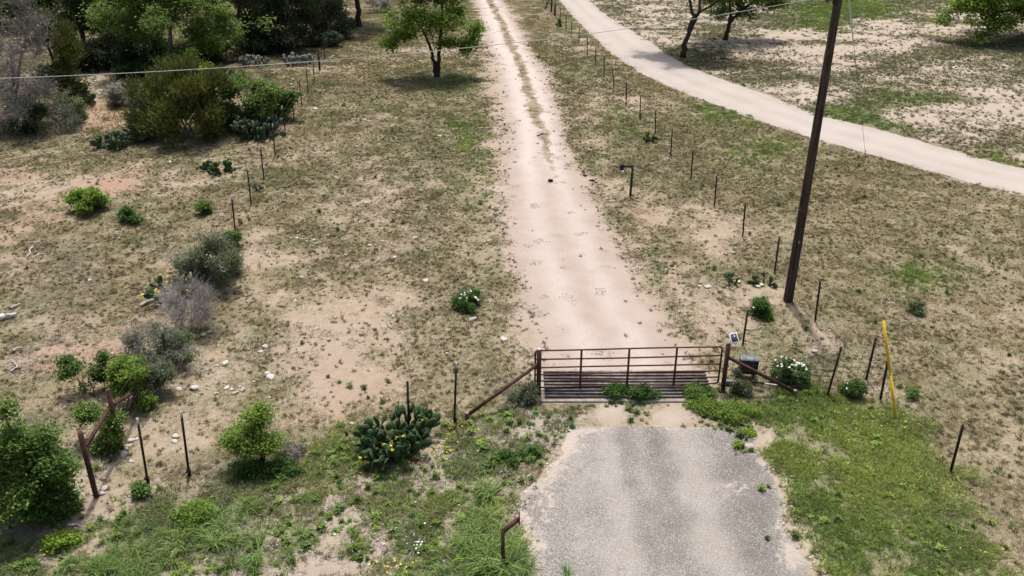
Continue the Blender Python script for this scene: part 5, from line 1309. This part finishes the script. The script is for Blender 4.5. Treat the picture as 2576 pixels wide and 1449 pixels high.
# ------------------------------------------------------------------ prickly pears
def pad_geo(rng=None):
    th = np.linspace(0, 2 * math.pi, 15)[:-1]; zz = .5 - .5 * np.cos(th); xx = np.sin(th) * .40 * (.75 + .35 * zz)
    v = [(x, 0, z) for x, z in zip(xx, zz)]; n = len(v)
    inn = [(x * .62, y_, .5 + (z - .52) * .66) for y_ in (-.075, .075) for x, z in zip(xx, zz)]
    v = v + inn + [(0, -.095, .52), (0, .095, .52)]
    f = []
    for i in range(n):
        j = (i + 1) % n
        f += [(i, j, n + j, n + i), (j, i, 2 * n + i, 2 * n + j), (n + i, n + j, 3 * n), (2 * n + j, 2 * n + i, 3 * n + 1)]
    return np.array(v), f
PADV, PADF = pad_geo()
def grow_pads(rng, spread_x, spread_y, n_base, levels, size, lean=.5):
    pads = []   # (origin, matrix, length, level)
    for i in range(n_base):
        a = rng.random() * 6.283; r_ = math.sqrt(rng.random())
        o = np.array([math.cos(a) * r_ * spread_x, math.sin(a) * r_ * spread_y, -.02])
        out = np.array([o[0] / max(spread_x, .01), o[1] / max(spread_y, .01), 0])
        d = np.array([0, 0, 1.0]) + out * lean * rng.uniform(.5, 1.4) + rng.normal(size=3) * .22; d[2] = max(d[2], .25)
        stack = [(o, d / np.linalg.norm(d), 0, rng.random() * 6.283)]
        while stack:
            o_, d_, lv, az = stack.pop()
            L = size * rng.uniform(.75, 1.15)
            nrm = np.array([math.cos(az), math.sin(az), .1]); x = np.cross(nrm, d_); x /= np.linalg.norm(x); y = np.cross(d_, x)
            Rm = np.stack([x, y, d_], 1); pads.append((o_, Rm, L, lv))
            if lv < levels - 1:
                for k in range(rng.choice([1, 2, 3], p=[.35, .45, .2]) if lv < levels - 2 else rng.choice([0, 1, 2, 3], p=[.1, .35, .4, .15])):
                    s = rng.uniform(-.9, .9); p = o_ + Rm @ np.array([.36 * math.sin(s) * L, 0, L * (.5 + .46 * math.cos(s))])
                    dd = Rm @ np.array([math.sin(s) * .9, rng.normal() * .25, math.cos(s)]) + np.array([0, 0, .18]) + out * .15; dd /= np.linalg.norm(dd)
                    if p[2] + dd[2] * size < .03: dd[2] = abs(dd[2])
                    stack.append((p, dd, lv + 1, az + rng.normal() * .8))
    return pads
fl0 = MB()
for ring, (rr, up, k) in enumerate(((.040, .030, 7), (.026, .036, 6))):
    for i in range(k):
        a = i * 6.283 / k + ring * .4; d = np.array([math.cos(a), math.sin(a), 0]); s = np.array([-math.sin(a), math.cos(a), 0])
        fl0.add([(0, 0, 0), d * rr * .75 + s * rr * .42 + (0, 0, up * .8), d * rr + (0, 0, up), d * rr * .75 - s * rr * .42 + (0, 0, up * .8)], [(0, 1, 2, 3)])
tube(fl0, [(0, 0, -.035), (0, 0, .005)], [.012, .016], 6)
FLME = fl0.mesh('flower', M['petal_yellow'])
def cactus(label, base, wpx, hpx, n_base, levels, size, mat, seed, nflow=0, joined=False, lean=.5, ysq=.7, group=None):
    rng = np.random.default_rng(seed); B = at(*base); k = px_per_m(B)
    t = thing('prickly_pear', label, 'cactus', B, group)
    sx = wpx / k * .5 * .68
    pads = grow_pads(rng, sx, sx * ysq, n_base, levels, size, lean)
    me = MB().add(PADV, PADF).mesh('pad', M[mat], smooth=True)
    if joined:
        mb = MB()
        for o_, Rm, L, lv in pads: mb.add(o_ + (PADV * L) @ Rm.T, PADF)
        props(link('pads', mb.mesh('pads', M[mat], smooth=True), t), kind='stuff')
    else:
        for o_, Rm, L, lv in pads:
            o = link('pad', me, t)
            o.matrix_local = Matrix.Translation(Vector(o_)) @ Matrix(Rm.tolist()).to_4x4() @ Matrix.Diagonal((L, L, L, 1))
    cand = [p for p in pads if p[3] == levels - 1] or pads
    cand.sort(key=lambda p: -(p[0][2]) * .6 + p[0][1] * .2 + rng.random() * 2.2)
    for i in range(min(nflow, len(cand))):
        o_, Rm, L, lv = cand[i]; s = rng.uniform(-.6, .6)
        p = o_ + Rm @ np.array([.36 * math.sin(s) * L, 0, L * (.5 + .5 * math.cos(s)) + .02])
        o = link('flower', FLME, t, p); o.rotation_euler = (rng.normal() * .5 + .3, rng.normal() * .4, rng.random() * 6); sc_ = rng.uniform(.95, 1.35); o.scale = (sc_,) * 3
    return t
cactus('large dark green prickly pear with yellow flowers on the verge left of the gate', (1005, 1128), 200, 120, 42, 3, .28, 'pad', 25, 9, lean=.5, ysq=.95)
cactus('pair of small dark pads standing left of the large prickly pear', (876, 1096), 12, 20, 1, 2, .20, 'pad', 6)
cactus('dark prickly pear topped with yellow flowers behind the silver grey bush', (452, 755), 130, 60, 15, 3, .26, 'pad', 7, 13, lean=.45)
cactus('low prickly pear with a few yellow flowers alone left of the fence', (552, 435), 105, 45, 18, 2, .30, 'pad', 8, 6, joined=True, lean=.6)
cactus('blue green prickly pear mound before the brown green juniper bush', (300, 368), 130, 45, 26, 2, .36, 'pad_blue', 9, 0, joined=True, lean=.6)
cactus('blue green prickly pear spur reaching toward the juniper foot', (350, 352), 60, 60, 9, 3, .34, 'pad_blue', 19, 0, joined=True, lean=.6)
cactus('tall prickly pear thicket with yellow flowers against the left fence', (655, 345), 130, 75, 36, 3, .36, 'pad_blue', 10, 8, joined=True, lean=.35)
cactus('small prickly pear with yellow buds on the driveway side of the right fence', (1632, 357), 38, 20, 8, 2, .24, 'pad', 11, 4, joined=True)
cactus('dark knocked prickly pear on bare earth left of the utility pole', (1835, 714), 34, 24, 4, 2, .24, 'pad', 12)
cactus('collapsed prickly pear with pale drying pads at the pole', (1922, 716), 36, 20, 4, 2, .24, 'pad', 13, lean=1.1)
cactus('grey withered prickly pear between juniper bush and back row', (580, 205), 90, 40, 26, 2, .36, 'pad_grey', 14, 0, joined=True)
cactus('grey prickly pear bed under the dark junipers, nearest the lime bush', (640, 165), 90, 30, 24, 2, .34, 'pad_grey', 15, 0, joined=True)
cactus('grey prickly pear bed under the dark junipers, nearest the fence', (745, 162), 100, 30, 26, 2, .34, 'pad_grey', 16, 0, joined=True)
cactus('tall grey green prickly pear at the fence end of the woodland', (832, 118), 46, 50, 16, 3, .40, 'pad_blue', 17, 0, joined=True)
cactus('small dark prickly pear on the sandy gap', (242, 265), 26, 24, 5, 2, .36, 'pad', 18, 0, joined=True)
cactus('little prickly pear at the far foot of the right fence', (1408, 68), 16, 16, 4, 2, .34, 'pad', 20, 0, joined=True)
cactus('small prickly pear by a left fence post above the rocks', (650, 480), 14, 24, 3, 2, .22, 'pad_blue', 21)
# fallen pads
def fallen(label, spots, mat, size, seed):
    rng = np.random.default_rng(seed)
    for i, (px, py) in enumerate(spots):
        P = at(px, py); me = MB().add((PADV - (0, 0, .5)) * size * rng.uniform(.85, 1.15), PADF).mesh('fallen_pad', M[mat], smooth=True)
        o = link('fallen_pad', me, None, P + (0, 0, .035)); o.rotation_euler = (math.pi / 2 + rng.normal() * .12, 0, rng.random() * 6.28)
        props(o, label[i] if isinstance(label, list) else label, 'cactus pad', 'fallen cactus pads' + (' by the pole' if seed else ' by the bush'))
fallen(['left one of two pale dry cactus pads below the dead silver bush', 'right one of two pale dry cactus pads below the dead silver bush'], [(512, 843), (527, 836)], 'pad_pale', .24, 0)
fallen(['pale dry cactus pad fallen left of the collapsed prickly pear', 'pale dry cactus pad fallen against the collapsed prickly pear', 'pale dry cactus pad fallen beside the dark knocked prickly pear'], [(1906, 722), (1916, 718), (1856, 710)], 'pad_pale', .24, 1)

# ------------------------------------------------------------------ stones, dung, branches
rng = np.random.default_rng(77)
ic2v, ic2f = ico(2)
def rock_mesh(seed, flat, mat):
    r = np.random.default_rng(seed); v = ic2v.copy()
    for k in range(9):
        d = r.normal(size=3); d /= np.linalg.norm(d); h = v @ d; c = r.uniform(.45, .8)
        v = v - d * np.maximum(h - c, 0)[:, None] * .9
    v *= (1 + r.normal(size=(len(v), 1)) * .05); v[:, 2] *= flat; v[:, 1] *= r.uniform(.6, .9)
    return MB().add(v, ic2f).mesh('rock', M[mat])
RM = [rock_mesh(i, (.35, .5, .42, .28)[i % 4], 'rock' if i % 3 else 'rock_white') for i in range(10)]
RW = [rock_mesh(i + 40, (.35, .45)[i % 2], 'rock_white') for i in range(5)]
LAND = [('the lone forked tree',1097,193),('the lone white flowered bush',1180,770),('the large flowering prickly pear',1005,1120),('the hinge post',1354,991),('the gooseneck keypad post',1585,494),
        ('the utility pole',1982,757),('the black driveway block',1385,457),('the bare tan patch',850,890),('the dead silver bush',472,800),('the front rusty corner post',242,1250),('the tall rusty corner post',304,1130),
        ('the brown green juniper bush',475,345),('the round pasture bush',222,525),('the low flowering cactus',552,435),('the tall cactus thicket',655,345),('the solar panel',1846,850),('the open fence bush',655,1170),
        ('the half dead bush',400,925),('the right fence cactus',1632,357),('the small fence cactus',650,480),('the grey feathery fence bush',545,720),('the forked centre stick',1364,340),('the yellow green corner bush',330,1000),
        ('the green fence sprig',510,537),('the dark wooden fence post',804,176),('the tufted driveway stone',1230,608),('the flat white stone in the turf',992,647)]
SEEN_LABELS = {}
def placed_label(kind, px, py, size):
    # which landmark a stone lies by, and on which side of it
    name, lx, ly = min(LAND, key=lambda q: (q[1] - px) ** 2 + ((q[2] - py) * 1.3) ** 2)
    dx, dy = px - lx, (py - ly) * 1.3
    side = ('right of ' if dx > 0 else 'left of ') if abs(dx) > 2 * abs(dy) else ('in front of ' if dy > 0 else 'behind ') if abs(dy) > 2 * abs(dx) else ('in front and ' if dy > 0 else 'behind and ') + ('right of ' if dx > 0 else 'left of ')
    d = math.hypot(dx, dy); far = 'just ' if d < 50 else 'nearly ' if d < 0 else '' if d < 120 else 'well ' if d < 200 else 'far '
    base = kind + ' ' + far + side + name
    for adj in ('', 'small ' if size < .12 else 'big ' if size > .16 else 'middling ', 'squat ', 'tilted ') [:2]:
        if adj + base not in SEEN_LABELS: break
    SEEN_LABELS[adj + base] = 1
    return adj + base
def rocks(tab, label, group, meshes, smin=.10, smax=.2, name='rock', cat='rock'):
    for q in tab:
        px, py = q[0], q[1]; s = (q[2] if len(q) > 2 else rng.uniform(smin, smax)) * (.64 if meshes is RW else .78)
        o = link(name, meshes[rng.integers(0, len(meshes))], None, at(px, py) + (0, 0, s * .12)); o.scale = (s, s, s * rng.uniform(.8, 1.2)); o.rotation_euler = (rng.normal() * .15, rng.normal() * .15, rng.random() * 6.28)
        props(o, placed_label(label.split(' in the ')[0].split(' lying ')[0], px, py, s / .8) if group and len(tab) > 1 else label, cat, group)
rocks([(920,510),(991,536),(1042,600,.2),(930,617),(962,606),(872,641),(1071,706,.2),(982,791,.12),(990,795,.1),(1107,343,.2),(895,370,.2),(1145,348),(954,365),(1152,287,.2),(1174,297),(1042,248),(1092,227),(875,315),(865,352),(1104,393),(1132,412),(885,760),(852,437),(945,690),(760,700),(905,560),(1010,455),(940,430),(1060,480)],
      'weathered grey stone in the turf between the left fence and the driveway', 'stones in the turf strip', RM, .09, .16)
rocks([(1230,608,.17)], 'pale limestone chunk with a green tuft at the very edge of the driveway', None, RM)
rocks([(992,647,.19)], 'white flat stone in the middle of the turf strip', None, RW)
rocks([(1189,805,.2)], 'lumpy pale stone just below the lone white flowered bush', None, RM)
rocks([(1266,853,.2)], 'grey stone with a small weed beside it near the hinge post', None, RM)
rocks([(1124,891,.14),(1035,928,.10)], 'white chip of stone in the ', 'white chips on bare earth', RW)
rocks([(793,274,.3),(733,212),(737,200),(677,190),(768,305),(663,422),(750,245)], 'pale stone lying along the upper part of the left fence', 'stones along the upper left fence', RM, .14, .22)
rocks([(607,490),(762,504),(790,538,.15),(750,583),(747,600,.16),(777,608,.18),(790,604,.14),(825,591),(847,596),(788,618),(603,663),(742,758,.15),(777,713),(700,560),(836,560)], 'white stone lying in the turf right of the left fence', 'white stones right of the left fence', RW, .08, .14)
rocks([(668,874,.2),(655,885,.15),(673,940,.17),(663,923,.12)], 'white stone in the loose row along the bare patch edge', 'row of white stones by the bare patch', RW)
rocks([(568,915,.24),(682,951,.22),(548,920,.12),(640,960,.1)], 'broad flat tan limestone slab in the ', 'flat tan slabs', RM)
rocks([(450,979,.15),(490,978,.2),(543,991,.15),(570,976,.15),(593,988,.15),(610,983,.16),(604,973,.1),(583,980,.1),(505,990,.1)], 'tan clustered stone in the ', 'stone cluster right of the bush', RM)
rocks([(443,1100,.2)], 'upper of two flat cream stones beside the second white tipped post', None, RW)
rocks([(440,1111,.17)], 'lower of two flat cream stones beside the second white tipped post', None, RW)
rocks([(310,1144,.2),(333,1109,.18),(322,1122,.14),(317,1131,.12),(277,1148,.13),(330,1160,.12),(345,1104,.12),(300,1133,.12)], 'pale heaped rubble stone in the ', 'rubble at the corner post', RW)
rocks([(262,1231,.2),(257,1243,.16),(238,1246,.12)], 'pale stone in the ', 'stones at the front corner post', RW)
rocks([(887,1113,.14),(887,1066,.13),(905,1100,.08)], 'pale stone in the ', 'stones left of the big cactus', RW)
rocks([(1202,1136,.14)], 'white stone in the green weeds between big cactus and apron', None, RW)
rocks([(1045,1098,.2)], 'white stone showing inside the big prickly pear', None, RW)
rocks([(427,408,.2),(437,445),(380,402),(300,600),(225,705),(350,545)], 'pale stone in the open left pasture', 'stones in the left pasture', RW, .10, .15)
rocks([(1844,636,.16),(1780,723,.2),(1762,720,.13),(1519,388),(1567,432,.16),(1800,530,.13)], 'pale stone in the strip between driveway and right fence', 'stones in the right strip', RM, .11, .16)
rocks([(2050,885,.2)], 'flat pale stone behind the wide white flowered bush', None, RM)
rocks([(2136,998,.12)], 'round white stone at the foot of the net fence', None, RW)
rocks([(1800,876,.17)], 'rust brown stone behind the top rail of the gate', None, [rock_mesh(70, .6, 'brown_rock')])
rocks([(1990,876,.11)], 'rust brown stone behind the net fence', None, [rock_mesh(71, .6, 'brown_rock')])
rocks([(533,906,.14)], 'rust brown stone right of the half dead bush', None, [rock_mesh(72, .6, 'brown_rock')])
DM = [rock_mesh(80 + i, .35, 'dung') for i in range(4)]
rocks([(1442,228,.22),(1460,236,.2),(1430,236,.16),(1445,240,.16),(1460,357,.17),(1619,397,.16),(1605,393,.15),(1472,443,.2),(1490,455,.24),(1462,440,.1),(1500,459,.14),(1570,430,.14),(1375,200,.12),(1330,116,.26),(1380,48,.25),(1385,96,.2),(1355,47,.2),(1640,430,.13),(1668,515,.14),(1690,670,.13),(1650,625,.14),(1590,330,.15)], 'dark dung pat in the strip between driveway and right fence', 'dung pats in the right strip', DM, .14, .2, 'dung_pat', 'dung')
rocks([(892,232,.22),(864,266,.25),(909,303,.16),(870,303,.13),(1240,300,.15),(1152,248,.15),(1130,235,.12),(780,245,.2),(950,190,.25),(1200,430,.12),(1010,500,.15),(1050,505,.2)], 'dark dung pat in the turf between left fence and driveway', 'dung pats in the turf strip', DM, .14, .2, 'dung_pat', 'dung')
rocks([(944,830,.13)], 'single dark dung pat on the bare tan patch', None, DM, name='dung_pat', cat='dung')
rocks([(1320,268,.13)], 'dark clod on the left wheel track of the driveway', None, DM, name='clod', cat='clod')
P = at(1385, 457)
mb = MB(); box(mb, (0, 0, .05), (.20, .13, .10), .012); box(mb, (0, 0, .105), (.12, .07, .014), .003)
o = link('rubber_block', mb.mesh('rubber_block', M['black_block']), None, P); o.rotation_euler = (0, 0, .15)
props(o, 'small black block lying in the middle of the driveway', 'block')

def branch(label, pts_px, rad, mat, seed, forks=1, z0=None, name='fallen_branch', cat='branch', group=None):
    r = np.random.default_rng(seed); P = [at(*p) for p in pts_px]; o0 = P[0]
    n = max(8, len(P) * 4); tt = np.linspace(0, len(P) - 1, n)
    Q = np.stack([np.interp(tt, range(len(P)), [p[i] for p in P]) for i in range(3)], 1) - o0
    Q[:, 2] = rad * .8 + .03 * np.abs(np.sin(np.linspace(0, 3, n))); Q[:, :2] += r.normal(size=(n, 2)) * rad * .5
    t = thing(name, label, cat, o0, group)
    mb = MB(); tube(mb, Q, np.linspace(rad, rad * .45, n) * (1 + .12 * r.normal(size=n)), 7); link('stem', mb.mesh('stem', M[mat], smooth=True), t)
    for k in range(forks):
        a = Q[r.integers(n // 3, n - 1)]; d = r.normal(size=3); d[2] = abs(d[2]) * .4; d /= np.linalg.norm(d); L = np.linalg.norm(Q[-1]) * r.uniform(.25, .5)
        mb = MB(); tube(mb, [a, a + d * L * .5 + (0, 0, .02), a + d * L], [rad * .5, rad * .4, rad * .2], 5); link('side_branch', mb.mesh('side_branch', M[mat], smooth=True), t)
branch('split grey log lying left of the dead silver bush', [(352, 772), (373, 765), (393, 757)], .065, 'dead_wood', 1, 0)
branch('white weathered log at the left edge of the pasture', [(-6, 806), (17, 802), (40, 796)], .10, 'white_wood', 2, 0)
branch('second white weathered log just below the first at the left edge', [(-20, 822), (2, 818)], .08, 'white_wood', 3, 0)
branch('thin straight pale stick right of the crooked white branch', [(82, 650), (95, 645), (109, 638)], .028, 'white_wood', 4, 0)
branch('short crooked white branch in the left pasture', [(84, 622), (75, 630), (78, 639), (66, 650)], .03, 'white_wood', 5, 0)
branch('grey branch stump by the left edge below the white logs', [(28, 780), (52, 768)], .05, 'dead_wood', 6, 1)
branch('curved pale branch in the litter above the big corner bush', [(26, 938), (44, 928), (42, 915), (30, 912)], .035, 'dead_wood', 7, 1)
branch('short grey branch stub above the curved pale branch', [(38, 885), (56, 879)], .05, 'dead_wood', 8, 0)
branch('white stick at the foot of the big corner bush', [(172, 1324), (200, 1327)], .035, 'white_wood', 9, 0)
branch('dark broken stick on bare soil right of the half dead bush', [(416, 956), (440, 946)], .03, 'bark_dark', 10, 0)
branch('thin bent grey stick left of the flowering cactus in the upper pasture', [(310, 438), (325, 428), (342, 418)], .03, 'dead_wood', 11, 0)
branch('tangled pale branch beside the lone post near the solar panel', [(1872, 828), (1890, 833), (1908, 829), (1918, 820)], .022, 'dead_wood', 12, 3)
branch('grey branch litter left of the dead silver bush', [(330, 808), (345, 800), (352, 812)], .022, 'dead_wood', 13, 2)
branch('dark fallen bough in the shade beneath the trees past the gravel road', [(1812, 148), (1836, 151)], .05, 'bark_dark', 14, 0)
branch('forked dead branch in the centre strip of the driveway', [(1352, 343), (1364, 340), (1380, 338)], .03, 'bark_dark', 15, 2)
branch('pale thin stick in the bare patch near the front fence', [(1034, 1005), (1048, 1000)], .02, 'white_wood', 16, 1)
branch('white twig heap out in the right field', [(2228, 768), (2240, 764), (2252, 768)], .022, 'white_wood', 17, 3)
